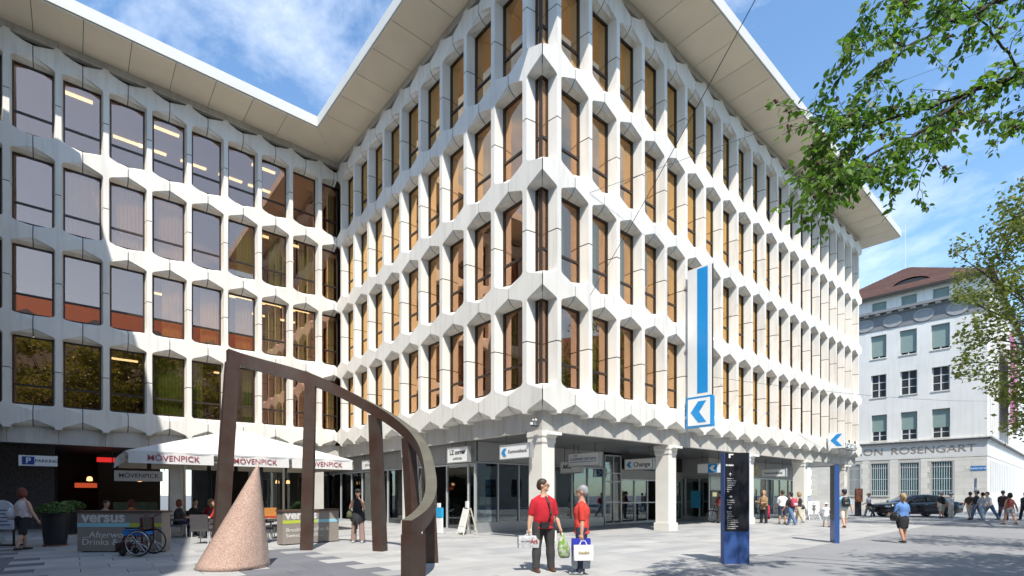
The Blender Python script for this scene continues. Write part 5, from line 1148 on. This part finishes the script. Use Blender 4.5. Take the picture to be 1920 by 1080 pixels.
# woman photographing
P3 = person(g(671, 1017), DEG(5), 1.71, 'woman in black cap and sleeveless black top raising a camera to her face', legs=((-.05, .02, .08), (.12, .08, .10)), arms=((.55, .30, 2.0, .55), (.55, .30, 2.0, .55)), fem=True, hpitch=DEG(8), top=blk, sleeve=0, bottom=rose, btype='wide', shoes=SW, hair=HD, hat=(blk, 'cap'), skin=0)
t = thing('camera', 'small black camera held up by the woman in the black cap', 'camera', (P3['hand'][0]+P3['hand'][1])/2+Vector((0, -.03, .03)), DEG(5)); MB().box(-.07, .07, -.03, .03, -.045, .045).build('case', BLACK, t); f = MB(); f.tube([(0, -.03, 0), (0, -.09, 0)], .03, 10); f.build('lens', BLACK, t)
shoulder_bag(P3, 0, mat('bag olive', (.08, .08, .04), .8), 'dark olive shoulder bag of the woman with the camera', .36, .26, .14, .02)
t = thing('tied_jacket', 'black jacket tied round the hips of the woman with the camera', 'jacket', P3['T'](-.02)); b = MB(); b.loft([[(w*math.cos(a), d*math.sin(a), z) for a in np.linspace(0, 2*math.pi, 19)[:-1]] for z, w, d in ((.10, .20, .16), (.0, .235, .195), (-.10, .245, .21), (-.18, .23, .20))], caps=False); b.build('cloth', blk, t, None, 0, True); b = MB(); b.tube([(.02, -.20, .02), (.03, -.22, -.2), (.0, -.2, -.42)], [.035, .045, .03], 8); b.tube([(-.03, -.2, .02), (-.06, -.22, -.3)], [.035, .03], 8); b.build('sleeve', blk, t, None, 0, True)
# woman at the left edge, walking away
P4 = person(g(43, 1032), DEG(172), 1.74, 'woman in pale strap top and black shorts walking away in the shade', legs=((-.28, .12, .04), (.26, .10, .04)), arms=((.10, .38, .25, .0), (-.25, .2, .6, .2)), fem=True, fat=.5, top=pinkw, sleeve=0, bottom=blk, btype='shorts', shoes=SB, hair=HR, hstyle='bob', skin=0)
shoulder_bag(P4, 1, cloth('white bag', (.62, .64, .66)), 'white slouchy shoulder bag of the woman walking in the shade', .46, .34, .16, .12, .05)
# seated guests on the terrace
SEAT = ((1.45, 1.45, .08), (1.45, 1.45, .10))
def sit(i, label, **k):
    p, a = CHP[i]; d = Vector((math.sin(a), -math.cos(a), 0)); person(p+d*.04, a, k.pop('H', 1.72), label, legs=SEAT, seat=.47, arms=((.55, .15, .9, .3), (.55, .15, .9, .3)), group='guests seated on the terrace', shoes=SB, **k)
sit(3, 'seated man in grey blue shirt behind the left terrace screen', top=cloth('slate shirt', (.22, .23, .28)), sleeve=.5, bottom=dk, hair=HB, lean=.25)
sit(4, 'seated guest in orange behind the left terrace screen', top=orange, sleeve=.5, bottom=dk, hair=HR, fem=True, lean=.15, hstyle='bob')
sit(1, 'seated guest in dark clothes with black hair', top=blk, sleeve=1, bottom=navy, hair=HD, lean=.1)
sit(2, 'seated blond guest in red jacket', top=cloth('bright red', (.5, .02, .03)), sleeve=1, bottom=navy, hair=HBL, hstyle='long', fem=True, lean=.1)
sit(7, 'seated woman in dark top with auburn hair at the small table', top=dk, sleeve=.5, bottom=navy, hair=HR, hstyle='bob', fem=True, lean=.12)
sit(8, 'seated guest in red top at the right end of the table', top=cloth('scarlet', (.42, .02, .02)), sleeve=.5, bottom=dk, hair=HB, lean=.1)
# under the arcade and on the street
WALK = ((.30, .08, .03), (-.28, .22, .03)); WALK2 = ((-.22, .20, .03), (.26, .08, .03)); STD = ((0, .02, .06), (.03, .03, .06)); SW_ = ((-.25, .12, .25, .0), (.28, .12, .35, .0))
P = person(g(1352, 981), DEG(185), 1.74, 'man in dark red shirt at the cash machine half hidden by the totem', legs=STD, arms=((.5, .1, .9, .2), (.3, .1, 1., .2)), lean=.1, top=dred, sleeve=.5, bottom=dk, shoes=SB, hair=HD)
P = person(g(1432, 981), DEG(-60), 1.76, 'blond woman in tan jacket and black trousers beside the third column', legs=STD, arms=((.5, .12, 1.3, .2), (.4, .12, 1.2, .2)), fem=True, fat=.5, top=brown, sleeve=1, top_len=.12, bottom=blk, shoes=SB, hair=HBL, hstyle='long', hyaw=.2)
t = thing('coat', 'red coat hanging over the arm of the woman in the tan jacket', 'coat', P['T'](-.1, -.02)+Vector((.26, .05, 0))); b = MB(); b.loft([[(w*math.cos(a), .05*math.sin(a), z) for a in np.linspace(0, 2*math.pi, 11)[:-1]] for z, w in ((.15, .06), (-.2, .10), (-.6, .09))]); b.build('cloth', cloth('carmine', (.42, .02, .06)), t, None, 0, True)
P = person(g(1467, 982), DEG(170), 1.76, 'man in white shirt and dark shorts walking under the arcade', legs=STD, arms=SW_, top=wht, sleeve=.5, bottom=navy, btype='shorts', shoes=SB, hair=HB, skin=1)
P5 = person(g(1484, 985), DEG(195), 1.72, 'person in blue jeans with pink backpack striding under the arcade', legs=((.42, .10, .05), (-.40, .15, .05)), arms=SW_, top=blk, sleeve=.5, bottom=jeans, shoes=SW, hair=HD, lean=.08); backpack(P5, cloth('pink pack', (.45, .06, .10)), 'pink and white backpack on the person in jeans', cloth('pale pink', (.62, .40, .42)))
P = person(g(1498, 981), DEG(-150), 1.72, 'blond woman in black top and pale trousers next to the pink backpack', legs=WALK, arms=((.3, .25, .9, .1), (.1, .2, .6, 0)), fem=True, top=blk, sleeve=.0, bottom=beige, shoes=SW, hair=HBL, hstyle='bob'); shoulder_bag(P, 0, BLACK, 'black shoulder bag of the blond woman in black top', .3, .24, .1)
person(g(1549, 988), DEG(160), 1.16, 'small child in white clothes and sun hat', legs=WALK2, arms=((.5, .3, .8, .1), (.5, .4, .6, 0)), top=wht, sleeve=.5, top_len=.1, bottom=wht, btype='shorts', shoes=SBR, hair=HBL, hat=(cloth('sun hat', (.72, .62, .52)), 'brim'), vox=.013)
P6 = person(g(1583, 990), DEG(165), 1.80, 'man in light blue shirt, dark hat and pale shorts walking beside the second totem', legs=WALK, arms=((-.3, .15, .2, 0), (.2, .3, .5, 0)), top=sky_, sleeve=.5, bottom=khaki, btype='shorts', shoes=SBR, hair=HD, hat=(navy, 'beanie')); backpack(P6, BLACK, 'black backpack of the man in the light blue shirt')
P = person(g(1629, 968), DEG(-120), 1.66, 'woman in white jacket and tan trousers with sun hat near the menu board', legs=WALK, arms=((.2, .2, .8, .2), (.1, .1, .4, 0)), fem=True, fat=.3, top=wht, sleeve=.6, bottom=beige, shoes=SW, hair=HBL, hat=(cloth('straw', (.52, .44, .30)), 'brim')); shoulder_bag(P, 1, BLACK, 'dark handbag of the woman in the white jacket', .25, .2, .1)
P7 = person(g(1692, 1018), DEG(178), 1.58, 'blond woman in blue shirt and black skirt walking away across the street', legs=((.04, .0, .0), (-.10, .22, .0)), arms=((.2, .35, 1.6, .5), (.15, .2, 1.2, .2)), fem=True, fat=.35, top=bluesh, sleeve=.5, bottom=blk, btype='skirt', shoes=SB, hair=HBL, hstyle='tail', skin=1); shoulder_bag(P7, 1, BLACK, 'large black shoulder bag of the woman in the blue shirt', .30, .26, .10, .02)
person(g(1765, 971), DEG(20), 1.74, 'man in white cap, black shirt and pale shorts in front of the car', legs=STD, arms=SW_, fat=.4, top=blk, sleeve=.5, bottom=khaki, btype='shorts', shoes=SB, hair=HG, hat=(wht, 'cap'))
P = person(g(1783, 971.5), DEG(-160), 1.66, 'woman in white clothes and hat standing by the rear of the car', legs=STD, arms=((.2, .2, .6, .1), (.1, .2, .5, .1)), fem=True, top=wht, sleeve=.6, bottom=cloth('cream', (.62, .58, .50)), shoes=SW, hair=HG, hat=(wht, 'brim'))
person(g(1819, 974), DEG(150), 1.72, 'man in brown shirt and pale shorts at the left of the walking group', legs=WALK, arms=SW_, top=cloth('dark brown', (.10, .055, .04)), sleeve=.5, bottom=khaki, btype='shorts', shoes=SB, hair=HB)
person(g(1831, 975), DEG(200), 1.80, 'man in dark shirt and grey hat within the walking group', legs=WALK2, arms=SW_, top=dk, sleeve=.5, bottom=jeans, shoes=SB, hair=HD, hat=(gry, 'cap'))
P = person(g(1842, 976), DEG(170), 1.68, 'woman in pale grey shirt and light jeans within the walking group', legs=WALK, arms=SW_, fem=True, top=cloth('pale grey', (.42, .45, .50)), sleeve=.5, bottom=ljean, shoes=SW, hair=HD); shoulder_bag(P, 0, gry, 'grey shoulder bag of the woman in light jeans', .28, .22, .1)
person(g(1856, 975), DEG(-100), 1.78, 'man in white shirt and blue jeans striding at the right of the group', legs=((.45, .08, .04), (-.42, .12, .04)), arms=((.4, .1, .8, .2), (.2, .1, .6, .2)), lean=.22, top=wht, sleeve=.6, bottom=jeans, shoes=SB, hair=HB)
person(g(1881, 975), DEG(120), 1.80, 'man in dark shirt and dark trousers behind the woman in dark red', legs=WALK, arms=SW_, top=cloth('maroon black', (.05, .03, .04)), sleeve=.5, bottom=navy, shoes=SB, hair=HD)
person(g(1893, 984), DEG(175), 1.64, 'woman in dark red top and grey shorts walking away near the right edge', legs=WALK2, arms=((-.2, .4, .3, 0), (.1, .15, .3, 0)), fem=True, fat=.35, top=dred, sleeve=0, bottom=gry, btype='mini', shoes=SB, hair=HD, hstyle='bob', skin=1)
P = person(g(1922, 975), DEG(-80), 1.70, 'person in black trousers cut off by the right picture edge', legs=WALK, arms=SW_, top=dk, sleeve=1, bottom=blk, shoes=SB, hair=HB)
finish_people()
# ================================================================ trees
def leaf_mat(name, c, c2, tr=.45):
    m = bpy.data.materials.new(name); m.use_nodes = True; t = m.node_tree; t.nodes.clear(); L = t.links.new
    o = t.nodes.new('ShaderNodeOutputMaterial'); d = t.nodes.new('ShaderNodeBsdfPrincipled'); d.inputs['Roughness'].default_value = .5; q = t.nodes.new('ShaderNodeBsdfTranslucent'); x = t.nodes.new('ShaderNodeMixShader'); x.inputs[0].default_value = tr
    gm = t.nodes.new('ShaderNodeNewGeometry'); n = t.nodes.new('ShaderNodeTexNoise'); n.inputs['Scale'].default_value = 2.2; n.inputs['Detail'].default_value = 5; L(gm.outputs['Position'], n.inputs['Vector'])
    r = t.nodes.new('ShaderNodeValToRGB'); r.color_ramp.elements[0].position = .36; r.color_ramp.elements[1].position = .64; r.color_ramp.elements[0].color = (*c, 1); r.color_ramp.elements[1].color = (*c2, 1)
    L(n.outputs[0], r.inputs[0]); L(r.outputs[0], d.inputs['Base Color'])
    hs = t.nodes.new('ShaderNodeHueSaturation'); hs.inputs['Value'].default_value = 1.5; hs.inputs['Saturation'].default_value = 1.1; L(r.outputs[0], hs.inputs['Color']); L(hs.outputs[0], q.inputs[0])
    L(d.outputs[0], x.inputs[1]); L(q.outputs[0], x.inputs[2]); L(x.outputs[0], o.inputs[0]); MATS[name] = m; return m
LM1 = leaf_mat('leaf green', (.060, .14, .022), (.16, .27, .045), .5); LM2 = leaf_mat('leaf olive', (.08, .11, .022), (.19, .21, .05))
SEED = mat('brown seed cluster', (.10, .055, .035), .8, var=.3, scale=20)
BARK = mat('bark', (.035, .028, .024), .9, var=.3, scale=7, fine=.2, bump=.4)
def near_leaves(name, p, dirs, size, m, parent, rr):
    n = len(p); a = dirs/np.linalg.norm(dirs, axis=1)[:, None]; b = rr.normal(size=(n, 3)); b -= a*(a*b).sum(1)[:, None]; b /= np.linalg.norm(b, axis=1)[:, None]; c = np.cross(a, b); s = (size*rr.uniform(.55, 1.25, n))[:, None]
    V = [p, p+a*s*.55+b*s*.52-c*s*.10, p+a*s*1.25+b*s*.44-c*s*.10, p+a*s*2.0, p+a*s*1.25-b*s*.44-c*s*.10, p+a*s*.55-b*s*.52-c*s*.10, p+a*s*1.0]
    v = np.stack(V, 1).reshape(-1, 3); i = np.arange(n)*7; f = np.stack([i, i+1, i+6, i+1, i+2, i+6, i+2, i+3, i+6, i+3, i+4, i+6, i+4, i+5, i+6, i+5, i, i+6], 1).reshape(-1, 3)
    me = bpy.data.meshes.new(name); me.vertices.add(len(v)); me.vertices.foreach_set('co', v.ravel()); me.loops.add(f.size); me.loops.foreach_set('vertex_index', f.ravel()); me.polygons.add(len(f)); me.polygons.foreach_set('loop_start', np.arange(len(f))*3); me.polygons.foreach_set('loop_total', np.full(len(f), 3)); me.update()
    return obj(name, me, m, parent)
def tree(loc, H, cz, r, rz, seed, label, n=9000, leaf=.10, m=LM1, clumps=70, spread=.55, shape=None):
    rr = np.random.RandomState(seed); t = thing('street_tree', label, 'tree', loc, 0, 'street trees'); b = MB(); top = cz-rz*.45
    b.tube([(0, 0, 0), (.05, .03, top*.5), (0, .05, top)], [.24, .19, .15], 10)
    cen = []
    for i in range(clumps):
        d = rr.normal(size=3); d /= np.linalg.norm(d); q = rr.uniform(.45, 1.)**.6; c = np.array([d[0]*r, d[1]*r, d[2]*rz])*q+np.array([0, 0, cz])
        if shape is not None and not shape(c+np.array(loc)): continue
        cen.append(c)
        if i % 2 == 0:
            mid = np.array([c[0]*.4, c[1]*.4, top+(c[2]-top)*.35]); b.tube([(0, 0, top-.3), tuple(mid), tuple(c)], [.09, .05, .012], 6)
    b.build('trunk', BARK, t, None, 0, True); cen = np.array(cen); k = n//len(cen)
    p = (cen[:, None, :]+rr.normal(size=(len(cen), k, 3))*np.array([spread, spread, spread*.6])).reshape(-1, 3)
    if shape is not None: p = p[[shape(q+np.array(loc)) for q in p]]
    leaves('crown', p, leaf, m, t, rr); return t
def above_frame(p): return p[1] < .5 or p[2] > EYE+.05+(HOR+25)/F*p[1] or abs(p[0]-p[1]*.07) > 1.12*p[1]
tree((2.6, -3.2, 0), 14, 9.6, 4.6, 3.4, 1, 'broad tree behind the camera that shades the near paving', 9000, .10, LM2, 80, .55, above_frame)
tree((17.8, 10.0, 0), 12, 7.2, 3.6, 1.7, 2, 'street tree right of the picture whose shadow crosses the middle of the road', 5500, .10, LM1, 50, .42, lambda p: p[0] > 1.13*p[1])
tree((29.0, 22.8, 0), 17, 10.6, 7.6, 6.6, 3, 'tall street tree overlapping the white corner building at the right edge', 26000, .11, LM2, 170, .5, lambda p: p[0]/p[1] > .99+.05*math.sin(p[2]*1.3))
tree((11.0, -5.0, 0), 16, 12., 5.2, 6.2, 4, 'dense tree behind the camera seen in the courtyard windows', 12000, .19, LM2, 80, .6)
tree((6.0, -8.5, 0), 16, 12.5, 5.6, 6.5, 5, 'second dense tree behind the camera seen in the courtyard windows', 12000, .19, LM2, 80, .6)
tree((41, 33.5, 0), 13, 8., 5.0, 3.4, 6, 'street tree shading the road in front of the side street', 6000, .12, LM1, 60, .55, lambda p: p[0]/p[1] > 1.12)
tree((14.5, -1.5, 0), 17, 12.3, 4.6, 5.8, 7, 'tall tree beside the road behind the camera seen in the courtyard windows', 12000, .18, LM2, 70, .55, lambda p: p[0] > 1.15*p[1])
# foreground tree: trunk off to the right, boughs hanging into the upper right corner
rr = np.random.RandomState(12); rg_ = random.Random(12)
ft = thing('overhanging_tree', 'leafy tree whose boughs hang into the upper right corner', 'tree', (0, 0, 0)); wd = MB()
TR = Vector((12.2, 5.6, 0)); wd.tube([TR, TR+Vector((.1, 0, 2.5)), TR+Vector((-.1, .1, 5.0))], [.30, .24, .20], 12); fk = TR+Vector((-.1, .1, 4.9))
A_ = lambda *q: [at(*x) for x in q]
MAIN = [([fk]+A_((1995, 118, 6.7), (1920, 140, 6.6), (1830, 168, 6.4), (1700, 215, 6.2), (1620, 238, 6.0), (1545, 226, 5.8)), .075),
        ([fk]+A_((1985, -60, 6.9), (1900, -10, 6.8), (1810, 30, 6.6), (1700, 88, 6.3), (1625, 150, 6.1)), .07),
        (A_((1830, 168, 6.4), (1720, 250, 6.15), (1620, 300, 6.0), (1585, 325, 5.9), (1550, 365, 5.8)), .035), (A_((1995, 118, 6.7), (1945, 190, 6.7), (1890, 240, 6.6)), .03), (A_((1830, 168, 6.4), (1790, 235, 6.3), (1745, 295, 6.2)), .022),
        (A_((1985, -60, 6.9), (1840, -50, 6.7), (1720, -15, 6.5), (1640, -5, 6.3)), .04), (A_((1700, 215, 6.2), (1600, 215, 6.2), (1560, 250, 6.1), (1540, 295, 6.0)), .02), (A_((1620, 238, 6.0), (1590, 290, 5.8), (1550, 340, 5.7)), .018), (A_((1920, 140, 6.6), (1860, 60, 6.5), (1780, -20, 6.5)), .03), (A_((1700, 88, 6.3), (1640, 60, 6.2), (1600, 110, 6.1)), .015), (A_((1720, 250, 6.15), (1690, 300, 6.1), (1630, 330, 6.0)), .015)]
LP, LD, SPt = [], [], []
def twig(p, d, L, r0, lv=1):
    q = [Vector(p)]; dd = Vector(d).normalized(); n = 5
    for i in range(n):
        dd = (dd+Vector((rg_.uniform(-.25, .25), rg_.uniform(-.25, .25), rg_.uniform(-.22, .12)))).normalized(); q.append(q[-1]+dd*L/n)
        for _ in range(2):
            if rg_.random() < .85:
                sd = Vector((rg_.uniform(-1, 1), rg_.uniform(-1, 1), rg_.uniform(-.9, .35))).normalized(); LP.append(tuple(q[-1]+sd*.02)); LD.append(tuple((sd*.9+dd*.5+Vector((0, 0, -.25)))))
        if lv and rg_.random() < .5: twig(q[-1], (dd+Vector((rg_.uniform(-1, 1), rg_.uniform(-1, 1), rg_.uniform(-.6, .4)))).normalized(), L*.55, r0*.6, lv-1)
    if rg_.random() < .12: SPt.append(q[-2])
    wd.tube(q, [r0*(1-.12*i) for i in range(n+1)], 5)
for pts, r0 in MAIN:
    n = len(pts); fine = []
    for i in range(n-1):
        for k in range(6): fine.append(pts[i].lerp(pts[i+1], k/6)+Vector((rg_.uniform(-.02, .02), rg_.uniform(-.03, .03), rg_.uniform(-.02, .02))))
    fine.append(pts[-1]); N = len(fine); wd.tube(fine, [r0*.62*(1-.85*i/N) for i in range(N)], 8)
    for i, p in enumerate(fine):
        if i < 5 and pts[0] == fk: continue
        for _ in range(1 if rg_.random() < .95 else 0):
            d = (fine[min(i+1, N-1)]-fine[max(i-1, 0)]).normalized()*.7+Vector((rg_.uniform(-.8, .3), rg_.uniform(-.8, .8), rg_.uniform(-.75, .55)))
            twig(p, d, rg_.uniform(.28, .55), .006)
wd.build('trunk', BARK, ft, None, 0, True)
near_leaves('crown', np.array(LP), np.array(LD), .044, LM1, ft, rr)
# rest of the same crown, out of frame to the right and above
cc = rr.normal(size=(90, 3)); cc /= np.linalg.norm(cc, axis=1)[:, None]; cc = cc*(rr.uniform(.5, 1., (90, 1)))*np.array([2.6, 1.8, 1.3])+np.array([12.4, 6.0, 7.2])
pp = (cc[:, None, :]+rr.normal(size=(90, 60, 3))*np.array([.5, .5, .3])).reshape(-1, 3)
pp = pp[[(p[0] > 1.13*p[1]) or (p[2] > EYE+.05+(HOR+15)/F*p[1]) for p in pp]]; leaves('crown', pp, .095, LM1, ft, rr)
sd_ = MB(); [sd_.ell(p+Vector((rg_.uniform(-.03, .03), 0, rg_.uniform(-.03, .03))), .018, .018, .018, 6, 5) for p in SPt for _ in range(3)]; tag(sd_.build('seed_cluster', SEED, ft), kind='stuff')
